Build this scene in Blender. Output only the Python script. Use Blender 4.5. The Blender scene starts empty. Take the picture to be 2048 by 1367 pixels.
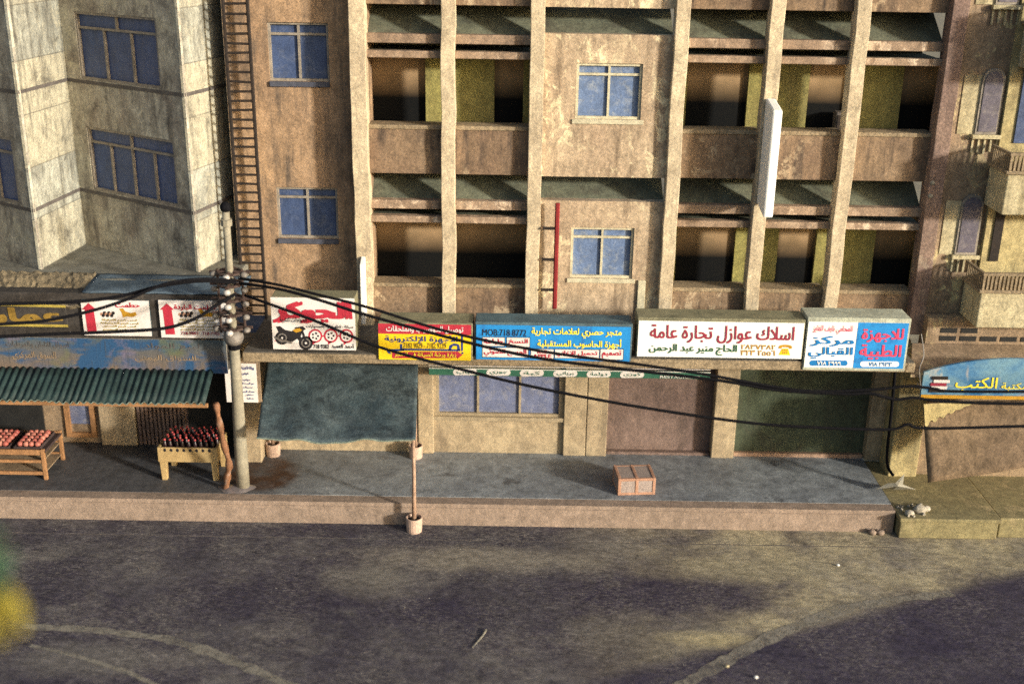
import bpy, math, random
import numpy as np
from mathutils import Vector, Matrix
from mathutils.geometry import tessellate_polygon, delaunay_2d_cdt
random.seed(7)
R = math.radians
SC = bpy.context.scene
COL = SC.collection

# ---------------------------------------------------------------- camera, sky, sun, exposure
F, TH, AR, D = 2300.0, R(20), .016, 23.0
CAMP = Vector((0, -D*math.cos(TH), D*math.sin(TH)+3.07))
R0, U0, W0 = Vector((1, 0, 0)), Vector((0, math.sin(TH), math.cos(TH))), Vector((0, math.cos(TH), -math.sin(TH)))
RV = R0*math.cos(AR)+U0*math.sin(AR)
UV = -R0*math.sin(AR)+U0*math.cos(AR)
cam = bpy.data.cameras.new('camera')
camo = bpy.data.objects.new('camera', cam)
COL.objects.link(camo)
m3 = Matrix((RV, UV, -W0)).transposed()
camo.matrix_world = Matrix.Translation(CAMP) @ m3.to_4x4()
cam.sensor_width = 36
cam.lens = F/2048*36
cam.clip_end = 2000
cam.dof.use_dof = True
cam.dof.focus_distance = 21.8
cam.dof.aperture_fstop = .0404/.20
SC.camera = camo

SUN_AZ, SUN_EL = R(56), R(12)
world = bpy.data.worlds.new('World')
SC.world = world
world.use_nodes = True
wn = world.node_tree
bg = wn.nodes['Background']
sky = wn.nodes.new('ShaderNodeTexSky')
sky.sky_type = 'NISHITA'
sky.sun_disc = False
sky.sun_elevation = SUN_EL
to_sun = Vector((math.sin(SUN_AZ)*math.cos(SUN_EL), -math.cos(SUN_AZ)*math.cos(SUN_EL), math.sin(SUN_EL)))
sky.sun_rotation = math.atan2(to_sun.x, to_sun.y)
sky.dust_density = 4
sky.ozone_density = 1.0
wn.links.new(sky.outputs[0], bg.inputs[0])
bg.inputs[1].default_value = .145
sl = bpy.data.lights.new('sun', 'SUN')
sl.energy = 3.8
sl.angle = R(4)
sl.color = (1, .93, .80)
slo = bpy.data.objects.new('sun', sl)
slo.rotation_euler = (-to_sun).to_track_quat('-Z', 'Y').to_euler()
slo.location = (20, -20, 20)
COL.objects.link(slo)
SC.view_settings.view_transform = 'Standard'
SC.view_settings.look = 'None'
SC.view_settings.gamma = 1
SC.view_settings.exposure = 0.62
SC.render.engine = 'CYCLES'
SC.cycles.use_denoising = False


# ---------------------------------------------------------------- helpers
def ray(u, v):
    return W0 + RV*((u-1024)/F) - UV*((v-683.5)/F)


def at(u, v, y=None, z=None, x=None):
    d = ray(u, v)
    if y is not None: t = (y-CAMP.y)/d.y
    elif z is not None: t = (z-CAMP.z)/d.z
    else: t = (x-CAMP.x)/d.x
    return CAMP + d*t


def on_plane(u, v, p0, n):
    d = ray(u, v)
    return CAMP + d*((Vector(p0)-CAMP).dot(n)/d.dot(n))


def lin(c):
    return tuple((x/255/12.92 if x <= 10 else ((x/255+.055)/1.055)**2.4) for x in c)


class MB:
    def __init__(s, M=None): s.v, s.f, s.M, s.sm = [], [], M, False
    def add(s, vs, fs):
        o = len(s.v)
        for p in vs:
            p = Vector(p)
            s.v.append(s.M @ p if s.M is not None else p)
        s.f += [tuple(i+o for i in f) for f in fs]
        return s
    def box(s, x0, x1, y0, y1, z0, z1):
        return s.add([(x0,y0,z0),(x1,y0,z0),(x1,y1,z0),(x0,y1,z0),(x0,y0,z1),(x1,y0,z1),(x1,y1,z1),(x0,y1,z1)],
                     [(0,3,2,1),(4,5,6,7),(0,1,5,4),(1,2,6,5),(2,3,7,6),(3,0,4,7)])
    def hexa(s, p):      # eight corners: bottom four, top four
        return s.add(p, [(0,3,2,1),(4,5,6,7),(0,1,5,4),(1,2,6,5),(2,3,7,6),(3,0,4,7)])
    def prism(s, poly, z0, z1):   # plan polygon, counter-clockwise
        n = len(poly)
        vs = [(a,b,z0) for a,b in poly]+[(a,b,z1) for a,b in poly]
        return s.add(vs, [tuple(range(n-1,-1,-1)), tuple(range(n,2*n))]+[(i,(i+1)%n,n+(i+1)%n,n+i) for i in range(n)])
    def slab(s, poly, y0, y1):    # polygon in x,z pushed along y
        n = len(poly)
        vs = [(a,y0,b) for a,b in poly]+[(a,y1,b) for a,b in poly]
        return s.add(vs, [tuple(range(n)), tuple(range(2*n-1,n-1,-1))]+[(i,n+i,n+(i+1)%n,(i+1)%n) for i in range(n)])
    def tube(s, pts, rad, n=8, cap=True):
        pts = [Vector(p) for p in pts]
        rs = rad if isinstance(rad, (list, tuple)) else [rad]*len(pts)
        vs, fs = [], []
        for i, p in enumerate(pts):
            t = (pts[min(i+1,len(pts)-1)]-pts[max(i-1,0)]).normalized()
            a = t.cross(Vector((0,1,0)) if abs(t.y) < .9 else Vector((1,0,0))).normalized()
            b = t.cross(a)
            for k in range(n):
                w = 2*math.pi*k/n
                vs.append(p+(a*math.cos(w)+b*math.sin(w))*rs[i])
        for i in range(len(pts)-1):
            for k in range(n):
                fs.append((i*n+k, i*n+(k+1)%n, (i+1)*n+(k+1)%n, (i+1)*n+k))
        if cap:
            fs.append(tuple(range(n-1,-1,-1)))
            fs.append(tuple((len(pts)-1)*n+k for k in range(n)))
        return s.add(vs, fs)
    def ball(s, c, r, n=8, m=6, sq=(1,1,1)):
        c = Vector(c)
        vs = [c+Vector((0,0,-r*sq[2]))]
        for i in range(1, m):
            w = -math.pi/2+math.pi*i/m
            for k in range(n):
                q = 2*math.pi*k/n
                vs.append(c+Vector((r*sq[0]*math.cos(w)*math.cos(q), r*sq[1]*math.cos(w)*math.sin(q), r*sq[2]*math.sin(w))))
        vs.append(c+Vector((0,0,r*sq[2])))
        L = len(vs)-1
        fs = [(0,1+(k+1)%n,1+k) for k in range(n)]
        for i in range(m-2):
            fs += [(1+i*n+k,1+i*n+(k+1)%n,1+(i+1)*n+(k+1)%n,1+(i+1)*n+k) for k in range(n)]
        fs += [(L,1+(m-2)*n+k,1+(m-2)*n+(k+1)%n) for k in range(n)]
        return s.add(vs, fs)
    def grid(s, fn, nu, nv, th=None):
        vs = [fn(i/nu, j/nv) for j in range(nv+1) for i in range(nu+1)]
        fs = [(j*(nu+1)+i, j*(nu+1)+i+1, (j+1)*(nu+1)+i+1, (j+1)*(nu+1)+i) for j in range(nv) for i in range(nu)]
        return s.add(vs, fs)
    def build(s, name, mat, parent=None, bevel=0, smooth=False, solid=0):
        me = bpy.data.meshes.new(name)
        off = parent_origin(parent)
        me.from_pydata([p-off for p in s.v], [], s.f)
        me.update()
        if smooth:
            me.polygons.foreach_set('use_smooth', [True]*len(me.polygons))
        me.materials.append(mat)
        o = bpy.data.objects.new(name, me)
        COL.objects.link(o)
        if parent is not None: o.parent = parent
        if solid:
            md = o.modifiers.new('solid', 'SOLIDIFY'); md.thickness = solid; md.offset = 0
        if bevel:
            md = o.modifiers.new('bevel', 'BEVEL'); md.width = bevel; md.segments = 2; md.limit_method = 'ANGLE'; md.angle_limit = R(40)
        return o


def parent_origin(o):
    t = Vector((0,0,0))
    while o is not None:
        t += o.location
        o = o.parent
    return t


def tag(o, label, cat, group=None, kind=None):
    if label: o['label'] = label
    if cat: o['category'] = cat
    if group: o['group'] = group
    if kind: o['kind'] = kind
    return o


def thing(name, label, cat, loc, group=None):
    o = bpy.data.objects.new(name, None)
    o.empty_display_size = .2
    o.location = loc
    COL.objects.link(o)
    return tag(o, label, cat, group)


def dup(o, parent=None, loc=None):
    c = o.copy()
    COL.objects.link(c)
    if parent is not None: c.parent = parent
    if loc is not None: c.location = loc
    for ch in list(o.children): dup(ch, c)
    return c


# ---------------------------------------------------------------- materials
class NT:
    def __init__(s, name, rough=.85, spec=.25):
        s.m = bpy.data.materials.new(name)
        s.m.use_nodes = True
        s.t = s.m.node_tree
        s.b = s.t.nodes['Principled BSDF']
        s.b.inputs['Roughness'].default_value = rough
        s.b.inputs['Specular IOR Level'].default_value = spec
        s.pos = s.t.nodes.new('ShaderNodeNewGeometry').outputs['Position']
    def n(s, ty, **kw):
        x = s.t.nodes.new(ty)
        for k, v in kw.items(): setattr(x, k, v)
        return x
    def link(s, a, b): s.t.links.new(a, b)
    def vec(s, scale, off=(0,0,0), rot=(0,0,0)):
        mp = s.n('ShaderNodeMapping')
        mp.inputs['Scale'].default_value = scale
        mp.inputs['Location'].default_value = off
        mp.inputs['Rotation'].default_value = rot
        s.link(s.pos, mp.inputs['Vector'])
        return mp.outputs[0]
    def noise(s, scale, detail=4, rough=.55, vec=None, dist=0):
        x = s.n('ShaderNodeTexNoise')
        x.inputs['Scale'].default_value = scale
        x.inputs['Detail'].default_value = detail
        x.inputs['Roughness'].default_value = rough
        x.inputs['Distortion'].default_value = dist
        s.link(vec if vec is not None else s.pos, x.inputs['Vector'])
        return x.outputs['Fac']
    def ramp(s, fac, a, b, lo=0., hi=1.):
        x = s.n('ShaderNodeMapRange')
        x.clamp = True
        x.inputs['From Min'].default_value = a
        x.inputs['From Max'].default_value = b
        x.inputs['To Min'].default_value = lo
        x.inputs['To Max'].default_value = hi
        s.link(fac, x.inputs['Value'])
        return x.outputs[0]
    def mul(s, a, b):
        x = s.n('ShaderNodeMath', operation='MULTIPLY')
        for i, q in enumerate((a, b)):
            if isinstance(q, (int, float)): x.inputs[i].default_value = q
            else: s.link(q, x.inputs[i])
        return x.outputs[0]
    def mix(s, fac, a, b, mode='MIX'):
        x = s.n('ShaderNodeMix', data_type='RGBA', blend_type=mode)
        for i, q in ((0, fac), (6, a), (7, b)):
            if isinstance(q, (int, float)): x.inputs[i].default_value = q
            elif isinstance(q, tuple): x.inputs[i].default_value = (*q[:3], 1)
            else: s.link(q, x.inputs[i])
        return x.outputs[2]
    def sep(s):
        x = s.n('ShaderNodeSeparateXYZ')
        s.link(s.pos, x.inputs[0])
        return x.outputs
    def out(s, col, bump=None, dist=.01, strength=.6):
        if isinstance(col, tuple): s.b.inputs['Base Color'].default_value = (*col[:3], 1)
        else: s.link(col, s.b.inputs['Base Color'])
        if bump is not None:
            bp = s.n('ShaderNodeBump')
            bp.inputs['Strength'].default_value = strength
            bp.inputs['Distance'].default_value = dist
            s.link(bump, bp.inputs['Height'])
            s.link(bp.outputs[0], s.b.inputs['Normal'])
        return s.m


def plaster(name, c1, c2, soot=(.05,.04,.035), big=.7, streak=.5, peel=0., peelc=(.6,.5,.36), grain=.35, rough=.88, seed=0, bump=.5, block=None, blotch=0.):
    """Weathered painted plaster: two tones, runs of soot, peeling patches, sandy grain."""
    t = NT(name, rough)
    off = (seed*3.7, seed*1.3, seed*2.1)
    a = t.noise(big, 6, .62, t.vec((1,1,1), off), .4)
    col = t.mix(t.ramp(a, .34, .68), c1, c2)
    if block:      # cast blocks: each course has its own tone and a dark joint
        z = t.sep()[2]
        q = t.n('ShaderNodeMath', operation='MULTIPLY_ADD'); t.link(z, q.inputs[0]); q.inputs[1].default_value = 1/block[1]; q.inputs[2].default_value = -block[0]/block[1]
        fl = t.n('ShaderNodeMath', operation='FLOOR'); t.link(q.outputs[0], fl.inputs[0])
        wnz = t.n('ShaderNodeTexWhiteNoise', noise_dimensions='1D'); t.link(fl.outputs[0], wnz.inputs['W'])
        col = t.mix(t.ramp(wnz.outputs['Value'], .3, .7, 0, .9), col, peelc)
        fr_ = t.n('ShaderNodeMath', operation='FRACT'); t.link(q.outputs[0], fr_.inputs[0])
        col = t.mix(t.ramp(fr_.outputs[0], .0, .03, .95, 0), col, soot)
    if blotch:
        bb = t.noise(1.5, 8, .78, t.vec((1,1,.8), (off[1], off[2]+3, off[0])), .5)
        col = t.mix(t.mul(t.ramp(bb, .50, .66), blotch), col, soot)
    if streak:
        b = t.noise(1.0, 5, .65, t.vec((5.5,5.5,.55), off))
        b2 = t.noise(.9, 3, .5, t.vec((1,1,1), (off[1]+9, off[0], 4)))
        col = t.mix(t.mul(t.mul(t.ramp(b, .47, .68), t.ramp(b2, .36, .58)), streak), col, soot)
    if peel:
        p = t.noise(3.2, 8, .72, t.vec((1,1,.7), (off[2], 5, off[0])), .6)
        p2 = t.noise(.55, 2, .5, t.vec((1,1,1), (off[0]+2, off[1]+7, 1)))
        col = t.mix(t.mul(t.mul(t.ramp(p, .53, .58), t.ramp(p2, .45, .6)), peel), col, peelc)
    mid = t.noise(5.5, 9, .78, t.vec((1,1,.75), (off[2], off[0]+4, 7)), .5)
    col = t.mix(1., col, t.mix(t.ramp(mid, .34, .66), (.68,)*3, (1.27,)*3), 'MULTIPLY')
    g = t.noise(24, 4, .8)
    col = t.mix(1., col, t.mix(t.ramp(g, .3, .7), (1-grain,)*3, (1+grain,)*3), 'MULTIPLY')
    d = t.noise(19, 3, .65, t.vec((1,1,1), (11,3,off[0])))
    d2 = t.noise(.8, 3, .6, t.vec((1,1,1), (off[2]+5, 8, 2)))
    col = t.mix(t.mul(t.mul(t.ramp(d, .66, .72), t.ramp(d2, .42, .62)), .8), col, soot)
    return t.out(col, g, .012, bump)


def flat(name, c, var=.25, scale=4, rough=.7, dirt=None, dirt_amt=.4, grain=.2, spec=.25, bump=.25, metal=0):
    t = NT(name, rough, spec)
    t.b.inputs['Metallic'].default_value = metal
    a = t.noise(scale, 6, .65)
    col = t.mix(t.ramp(a, .3, .7), tuple(x*(1-var) for x in c), tuple(min(1, x*(1+var)) for x in c))
    if dirt:
        b = t.noise(scale*.7, 7, .75, t.vec((1,1,1), (7,3,9)), .8)
        col = t.mix(t.mul(t.ramp(b, .52, .66), dirt_amt), col, dirt)
    g = t.noise(40, 3, .7)
    col = t.mix(1., col, t.mix(t.ramp(g, .3, .7), (1-grain,)*3, (1+grain,)*3), 'MULTIPLY')
    return t.out(col, g, .006, bump)


M = {}
M['pillar'] = plaster('pillar_plaster', (.58,.49,.34), (.44,.36,.25), streak=.45, peel=.6, peelc=(.66,.56,.38), seed=1, blotch=.35, soot=(.16,.13,.10), big=1.1)
M['pillar_shaded'] = plaster('pillar_shaded', (.24,.17,.135), (.17,.115,.10), streak=.4, peel=.5, peelc=(.40,.33,.24), seed=31, grain=.5)  # shade on the end pillar, painted in as a darker plaster
M['parapet'] = plaster('parapet_plaster', (.19,.128,.085), (.27,.19,.12), streak=.9, peel=.9, peelc=(.46,.36,.24), seed=2, blotch=.5, big=.8)
M['centre'] = plaster('centre_plaster', (.50,.395,.27), (.37,.275,.19), streak=.9, peel=.95, peelc=(.68,.58,.38), seed=3, blotch=.35, soot=(.15,.11,.075))
M['wing'] = plaster('wing_plaster', (.42,.28,.165), (.26,.175,.115), streak=.9, seed=4, blotch=.6, soot=(.10,.08,.065), big=.5)
M['saw'] = plaster('pale_plaster', (.42,.43,.37), (.22,.225,.20), streak=.9, soot=(.10,.095,.08), seed=5, big=.9, peel=.5, peelc=(.40,.375,.285), block=(4.5,.98), blotch=.95)
M['saw_dark'] = plaster('soot_plaster', (.52,.50,.41), (.27,.235,.195), streak=.8, soot=(.11,.10,.09), seed=6, peel=.8, peelc=(.50,.47,.36), big=1.3, blotch=.9)
M['ledge'] = flat('ledge_grime', (.10,.09,.085), grain=.4)
M['fascia'] = plaster('fascia_soot', (.055,.048,.043), (.035,.032,.03), streak=0, seed=33, peel=.3, peelc=(.13,.11,.085))
M['roof_grey'] = plaster('roof_grey', (.20,.195,.165), (.13,.125,.105), streak=0, seed=35, blotch=.5, soot=(.07,.065,.055))
M['slab'] = plaster('canopy_slab', (.30,.235,.15), (.22,.17,.11), streak=.3, seed=7, grain=.6)
M['slab_top'] = plaster('slab_top_dirt', (.10,.095,.09), (.14,.125,.10), streak=0, seed=8, grain=.5)
M['slot'] = plaster('slot_floor_green', (.165,.175,.125), (.09,.10,.075), streak=0, seed=9, blotch=.6)
M['beam'] = plaster('beam_plaster', (.34,.245,.17), (.26,.185,.13), streak=.3, peel=.9, peelc=(.62,.49,.36), seed=10, blotch=.5)
M['olive'] = plaster('olive_wall', (.29,.27,.09), (.23,.20,.075), streak=.2, seed=11)
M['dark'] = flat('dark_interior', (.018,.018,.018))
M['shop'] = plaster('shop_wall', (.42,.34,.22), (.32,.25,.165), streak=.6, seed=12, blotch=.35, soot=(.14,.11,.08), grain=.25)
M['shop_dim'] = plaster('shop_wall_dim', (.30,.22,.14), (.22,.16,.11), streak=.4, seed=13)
M['right'] = plaster('right_wall', (.34,.255,.165), (.25,.18,.125), streak=.5, peel=.9, peelc=(.56,.48,.26), seed=14, blotch=.5, soot=(.12,.09,.06), grain=.4)
M['right_y'] = plaster('right_yellow', (.46,.39,.20), (.36,.29,.15), streak=.4, seed=15, blotch=.3)
M['plinth'] = plaster('plinth_plaster', (.25,.215,.11), (.19,.165,.09), streak=.3, seed=26, peel=.5, peelc=(.40,.32,.18))
M['right_pale'] = plaster('right_pale', (.48,.43,.28), (.40,.34,.21), streak=.6, soot=(.12,.10,.05), seed=16, grain=.4)
M['kerb'] = plaster('kerb_concrete', (.31,.235,.185), (.22,.17,.135), streak=.15, seed=17, blotch=.3, soot=(.15,.12,.10), grain=.25, big=.4)
M['brown_shutter'] = plaster('brown_shutter', (.19,.135,.115), (.13,.09,.08), streak=.3, seed=18, blotch=.5)
M['green_shutter'] = plaster('green_shutter', (.075,.095,.06), (.05,.06,.042), streak=.3, seed=19, blotch=.5)


def door_mat():
    t = NT('door_two_tone', .8, .04)
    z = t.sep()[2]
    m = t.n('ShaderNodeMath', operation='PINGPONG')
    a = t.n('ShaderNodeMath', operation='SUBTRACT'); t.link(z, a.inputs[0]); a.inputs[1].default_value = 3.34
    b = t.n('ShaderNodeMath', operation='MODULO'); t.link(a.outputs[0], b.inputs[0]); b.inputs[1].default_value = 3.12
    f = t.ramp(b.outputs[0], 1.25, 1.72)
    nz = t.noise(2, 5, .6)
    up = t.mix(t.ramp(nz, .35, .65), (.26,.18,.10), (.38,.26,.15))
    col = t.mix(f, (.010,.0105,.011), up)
    return t.out(col, t.noise(40, 2), .004, .2)


M['door'] = door_mat()


def asphalt():
    t = NT('asphalt', .9, .2)
    base = t.mix(t.ramp(t.noise(.6, 6, .65, None, .6), .35, .65), (.030,.027,.041), (.080,.074,.084))
    purp = t.ramp(t.noise(.33, 4, .6, t.vec((1,1,1), (3,8,0)), .5), .44, .6)
    base = t.mix(purp, base, (.036,.031,.050))
    # yellow lit patch painted into the road colour, up to a curved shadow edge
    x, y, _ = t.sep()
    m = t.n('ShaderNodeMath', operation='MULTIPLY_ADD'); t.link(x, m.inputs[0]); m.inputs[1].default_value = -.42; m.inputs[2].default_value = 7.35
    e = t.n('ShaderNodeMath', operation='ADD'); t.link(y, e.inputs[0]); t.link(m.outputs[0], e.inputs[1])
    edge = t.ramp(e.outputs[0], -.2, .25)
    litx = t.ramp(x, .8, 4.2)
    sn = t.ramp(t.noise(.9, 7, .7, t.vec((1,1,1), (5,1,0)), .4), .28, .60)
    base = t.mix(t.mul(t.mul(t.mul(litx, edge), sn), .95), base, (.37,.32,.205))
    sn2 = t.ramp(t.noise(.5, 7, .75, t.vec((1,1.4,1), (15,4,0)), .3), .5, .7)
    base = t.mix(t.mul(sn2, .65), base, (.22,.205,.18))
    shade = t.mul(t.ramp(e.outputs[0], -.15, .2, 1, 0), t.ramp(x, 0, 3))
    base = t.mix(t.mul(shade, .85), base, (.030,.025,.050))  # street shadow beyond that edge, painted in dark purple
    # dark, pale and dusty areas, each with a ragged outline
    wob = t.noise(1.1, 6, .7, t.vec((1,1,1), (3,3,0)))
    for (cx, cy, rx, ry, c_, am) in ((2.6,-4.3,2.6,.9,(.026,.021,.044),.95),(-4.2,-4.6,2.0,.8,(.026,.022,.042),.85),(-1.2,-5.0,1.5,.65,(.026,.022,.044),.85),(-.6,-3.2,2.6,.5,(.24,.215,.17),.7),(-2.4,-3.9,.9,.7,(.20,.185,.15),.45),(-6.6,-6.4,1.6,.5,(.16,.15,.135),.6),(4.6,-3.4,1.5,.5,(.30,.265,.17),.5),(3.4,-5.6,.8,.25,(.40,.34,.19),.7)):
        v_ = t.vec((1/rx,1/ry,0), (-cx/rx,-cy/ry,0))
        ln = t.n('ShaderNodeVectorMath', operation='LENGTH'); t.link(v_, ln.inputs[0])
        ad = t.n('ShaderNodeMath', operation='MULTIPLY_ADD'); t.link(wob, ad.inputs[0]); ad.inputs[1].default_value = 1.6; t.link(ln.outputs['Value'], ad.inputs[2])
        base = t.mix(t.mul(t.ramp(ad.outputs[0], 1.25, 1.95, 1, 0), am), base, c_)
    # chips and grit
    s1 = t.noise(20, 6, .85, t.vec((.5,1.3,1), (0,0,0), (0,0,.3)))
    s2 = t.ramp(t.noise(.7, 4, .6, t.vec((1,1,1), (2,2,0))), .36, .62, .12, 1)
    base = t.mix(t.mul(t.mul(t.ramp(s1, .48, .68), s2), .75), base, (.30,.275,.24))
    s3 = t.noise(55, 2, .7)
    base = t.mix(1., base, t.mix(t.ramp(s3, .3, .7), (.55,)*3, (1.5,)*3), 'MULTIPLY')
    s4 = t.noise(7, 9, .8, t.vec((.7,1.2,1), (1,8,0), (0,0,.3)), .4)
    base = t.mix(1., base, t.mix(t.ramp(s4, .34, .66), (.5,)*3, (1.5,)*3), 'MULTIPLY')
    vo = t.n('ShaderNodeTexVoronoi'); vo.inputs['Scale'].default_value = 2.3
    t.link(t.pos, vo.inputs['Vector'])
    base = t.mix(t.ramp(vo.outputs['Distance'], .02, .035, 1, 0), base, (.5,.47,.4))
    return t.out(base, s1, .02, .7)


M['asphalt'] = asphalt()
M['gutter'] = plaster('gutter_strip', (.135,.118,.108), (.085,.076,.074), streak=0, seed=20, grain=.5)
def worn(name, c1, c2):
    t = NT(name, .9)
    t.b.inputs['Alpha'].default_value = 1
    n1 = t.noise(7, 6, .8, t.vec((1,1,1), (2,6,0)), .5)
    n2 = t.noise(1.2, 4, .6, t.vec((1,1,1), (9,1,0)))
    t.link(t.mul(t.ramp(n1, .34, .52), t.ramp(n2, .3, .5, .45, 1)), t.b.inputs['Alpha'])
    g = t.noise(40, 3, .7)
    return t.out(t.mix(t.ramp(g, .3, .7), c1, c2), g, .01, .5)




M['track'] = worn('worn_line', (.15,.14,.12), (.29,.265,.22))


def pavement():
    t = NT('pavement', .6, .35)
    a = t.noise(.8, 6, .65, None, .3)
    x, y, _ = t.sep()
    c = t.mix(t.ramp(a, .35, .65), (.26,.285,.305), (.15,.165,.185))
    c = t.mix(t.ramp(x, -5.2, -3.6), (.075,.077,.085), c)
    c = t.mix(t.mul(t.ramp(t.noise(1.5, 5, .6, t.vec((1,1,1), (4,4,0))), .62, .7), .8), c, (.05,.05,.055))
    # rust bleeding round the foot of the pole
    d = t.n('ShaderNodeVectorMath', operation='DISTANCE'); t.link(t.pos, d.inputs[0]); d.inputs[1].default_value = (-4.95,-.85,.48)
    c = t.mix(t.mul(t.ramp(d.outputs['Value'], .62, .8, 1, 0), t.ramp(t.noise(2.5, 4), .25, .6)), c, (.055,.028,.018))
    md = t.noise(4.5, 8, .75, None, .5)
    c = t.mix(1., c, t.mix(t.ramp(md, .34, .66), (.6,)*3, (1.3,)*3), 'MULTIPLY')
    g = t.noise(24, 4, .8)
    c = t.mix(1., c, t.mix(t.ramp(g, .3, .7), (.7,)*3, (1.3,)*3), 'MULTIPLY')
    return t.out(c, g, .01, .5)


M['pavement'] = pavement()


def pane_mat(name, c, dust, amt):
    t = NT(name, .42, .4)
    a = t.noise(3.5, 6, .7, t.vec((1.6,1.6,.9), (2,2,2)), .4)
    col = t.mix(t.ramp(a, .3, .7), tuple(x*.75 for x in c), tuple(x*1.3 for x in c))
    b = t.noise(5, 7, .75, t.vec((1,1,1), (4,9,1)), .6)
    col = t.mix(t.mul(t.ramp(b, .5, .68), amt), col, dust)
    g = t.noise(40, 2, .7)
    col = t.mix(1., col, t.mix(t.ramp(g, .3, .7), (.75,)*3, (1.25,)*3), 'MULTIPLY')
    return t.out(col, g, .004, .2)


M['pane'] = pane_mat('pane_blue', (.05,.078,.165), (.22,.24,.28), .35)
M['pane_pale'] = pane_mat('pane_pale_blue', (.115,.17,.30), (.42,.44,.42), .5)  # paler, dustier blue for the middle bay panes
M['pane_dark'] = pane_mat('pane_navy', (.045,.075,.18), (.12,.13,.16), .25)
M['pane_shop'] = pane_mat('pane_shop', (.14,.165,.275), (.33,.33,.36), .7)
M['pane_grey'] = pane_mat('pane_violet_grey', (.11,.10,.13), (.30,.27,.25), .5)
M['frame'] = flat('window_frame', (.26,.23,.19), .3, 6, dirt=(.06,.06,.07), grain=.3)
M['frame_pale'] = flat('window_frame_pale', (.50,.46,.33), .25, 6, dirt=(.16,.15,.10), grain=.3)
M['frame_blue'] = flat('window_frame_blue', (.07,.075,.10), .3, 6, grain=.3)
M['white'] = flat('sign_white', (.68,.645,.62), .05, 2.5, dirt=(.50,.43,.36), dirt_amt=.5, grain=.07, bump=.1)
M['white_clean'] = flat('blank_white', (.82,.82,.78), .03, 2, grain=.05, bump=.05)
M['red'] = flat('sign_red', (.42,.028,.05), .15, 6, grain=.15)
M['rose'] = flat('sign_rose', (.62,.06,.13), .12, 6, grain=.15)
M['maroon'] = flat('sign_maroon', (.27,.03,.055), .15, 6, grain=.15)
M['green'] = flat('sign_green', (.035,.11,.05), .15, 6, grain=.15)
M['gold'] = flat('sign_gold', (.45,.24,.02), .2, 6, grain=.2)
M['old_gold'] = flat('old_gold', (.24,.15,.03), .3, 6, dirt=(.07,.05,.02), dirt_amt=.7, grain=.3)
M['yellow'] = flat('sign_yellow', (.78,.53,.012), .08, 3, dirt=(.6,.36,.02), grain=.08)
M['lemon'] = flat('sign_lemon', (.85,.70,.05), .08, 3, grain=.08)
M['blue'] = flat('sign_blue', (.018,.24,.60), .15, 2.5, dirt=(.02,.10,.32), dirt_amt=.8, grain=.1)
M['blue_text'] = flat('sign_blue_text', (.01,.17,.45), .15, 5, grain=.1)
M['navy'] = flat('sign_navy', (.02,.045,.18), .15, 5, grain=.15)
M['ink'] = flat('sign_ink', (.018,.016,.018), .2, 5, grain=.2)
M['olive_ink'] = flat('sign_olive_ink', (.36,.28,.06), .2, 8, grain=.2)
M['sign_edge'] = flat('sign_box_edge', (.20,.19,.12), .3, 3, dirt=(.07,.075,.05), dirt_amt=.7, grain=.45)
M['sign_edge_blue'] = flat('sign_box_edge_blue', (.075,.12,.14), .3, 3, dirt=(.05,.05,.05), grain=.4)
M['sign_edge_pale'] = flat('sign_box_edge_pale', (.38,.40,.32), .3, 3, dirt=(.16,.16,.12), grain=.4)
M['strip_green'] = flat('strip_green', (.035,.13,.085), .2, 3, grain=.2)
M['black'] = flat('black_rubber', (.006,.006,.008), .3, 20, .8, grain=.3, spec=.08)
M['iron'] = flat('rusty_iron', (.022,.017,.015), .4, 8, .7, dirt=(.06,.035,.02), grain=.4)
M['bare_iron'] = flat('pale_iron', (.19,.175,.16), .3, 8, .5, dirt=(.10,.06,.04), grain=.3)
M['cream'] = flat('cream_paint', (.25,.23,.175), .25, 3, dirt=(.15,.12,.09), grain=.25)
M['insulator'] = flat('white_porcelain', (.42,.40,.38), .1, 6, .3, spec=.5, grain=.05)
M['brown_metal'] = flat('brown_metal', (.06,.04,.035), .3, 8, .5, grain=.3)
M['rust_post'] = flat('rust_post', (.20,.10,.055), .4, 6, .5, dirt=(.35,.30,.27), dirt_amt=.5, grain=.35, bump=.8)
M['resin'] = flat('clear_resin', (.15,.135,.14), .3, 5, .15, dirt=(.10,.05,.03), dirt_amt=.8, spec=.6)
M['tin'] = flat('green_tin', (.018,.036,.036), .35, 3, .6, dirt=(.025,.03,.035), grain=.35)
M['tin_edge'] = flat('tin_edge', (.16,.20,.17), .3, 10, .6, dirt=(.05,.06,.05), grain=.4)
M['cloth'] = plaster('awning_cloth', (.040,.066,.080), (.095,.125,.135), soot=(.015,.022,.028), streak=.6, peel=.35, peelc=(.12,.15,.16), seed=22, blotch=.8, big=1.0, grain=.4, bump=1)
M['tarp'] = plaster('blue_tarpaulin', (.10,.14,.18), (.055,.08,.105), streak=0, seed=23, big=1.3)
M['wood'] = flat('yellow_wood', (.38,.27,.125), .2, 4, dirt=(.25,.14,.05), grain=.3)
M['wood_pale'] = flat('dusty_wood', (.33,.27,.18), .25, 5, dirt=(.14,.11,.08), grain=.3)
M['wood_brown'] = flat('brown_wood', (.30,.16,.075), .25, 4, dirt=(.15,.08,.04), grain=.3)
M['tray'] = flat('tray_dark', (.05,.035,.035), .3, 6, grain=.3)
def fruit_mat():
    t = NT('fruit_pink', .45)
    oi = t.n('ShaderNodeObjectInfo').outputs['Random']
    c = t.mix(oi, (.30,.075,.065), (.46,.20,.15))
    return t.out(t.mix(t.ramp(t.noise(9, 4), .45, .7), c, (.25,.06,.05)))


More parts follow.
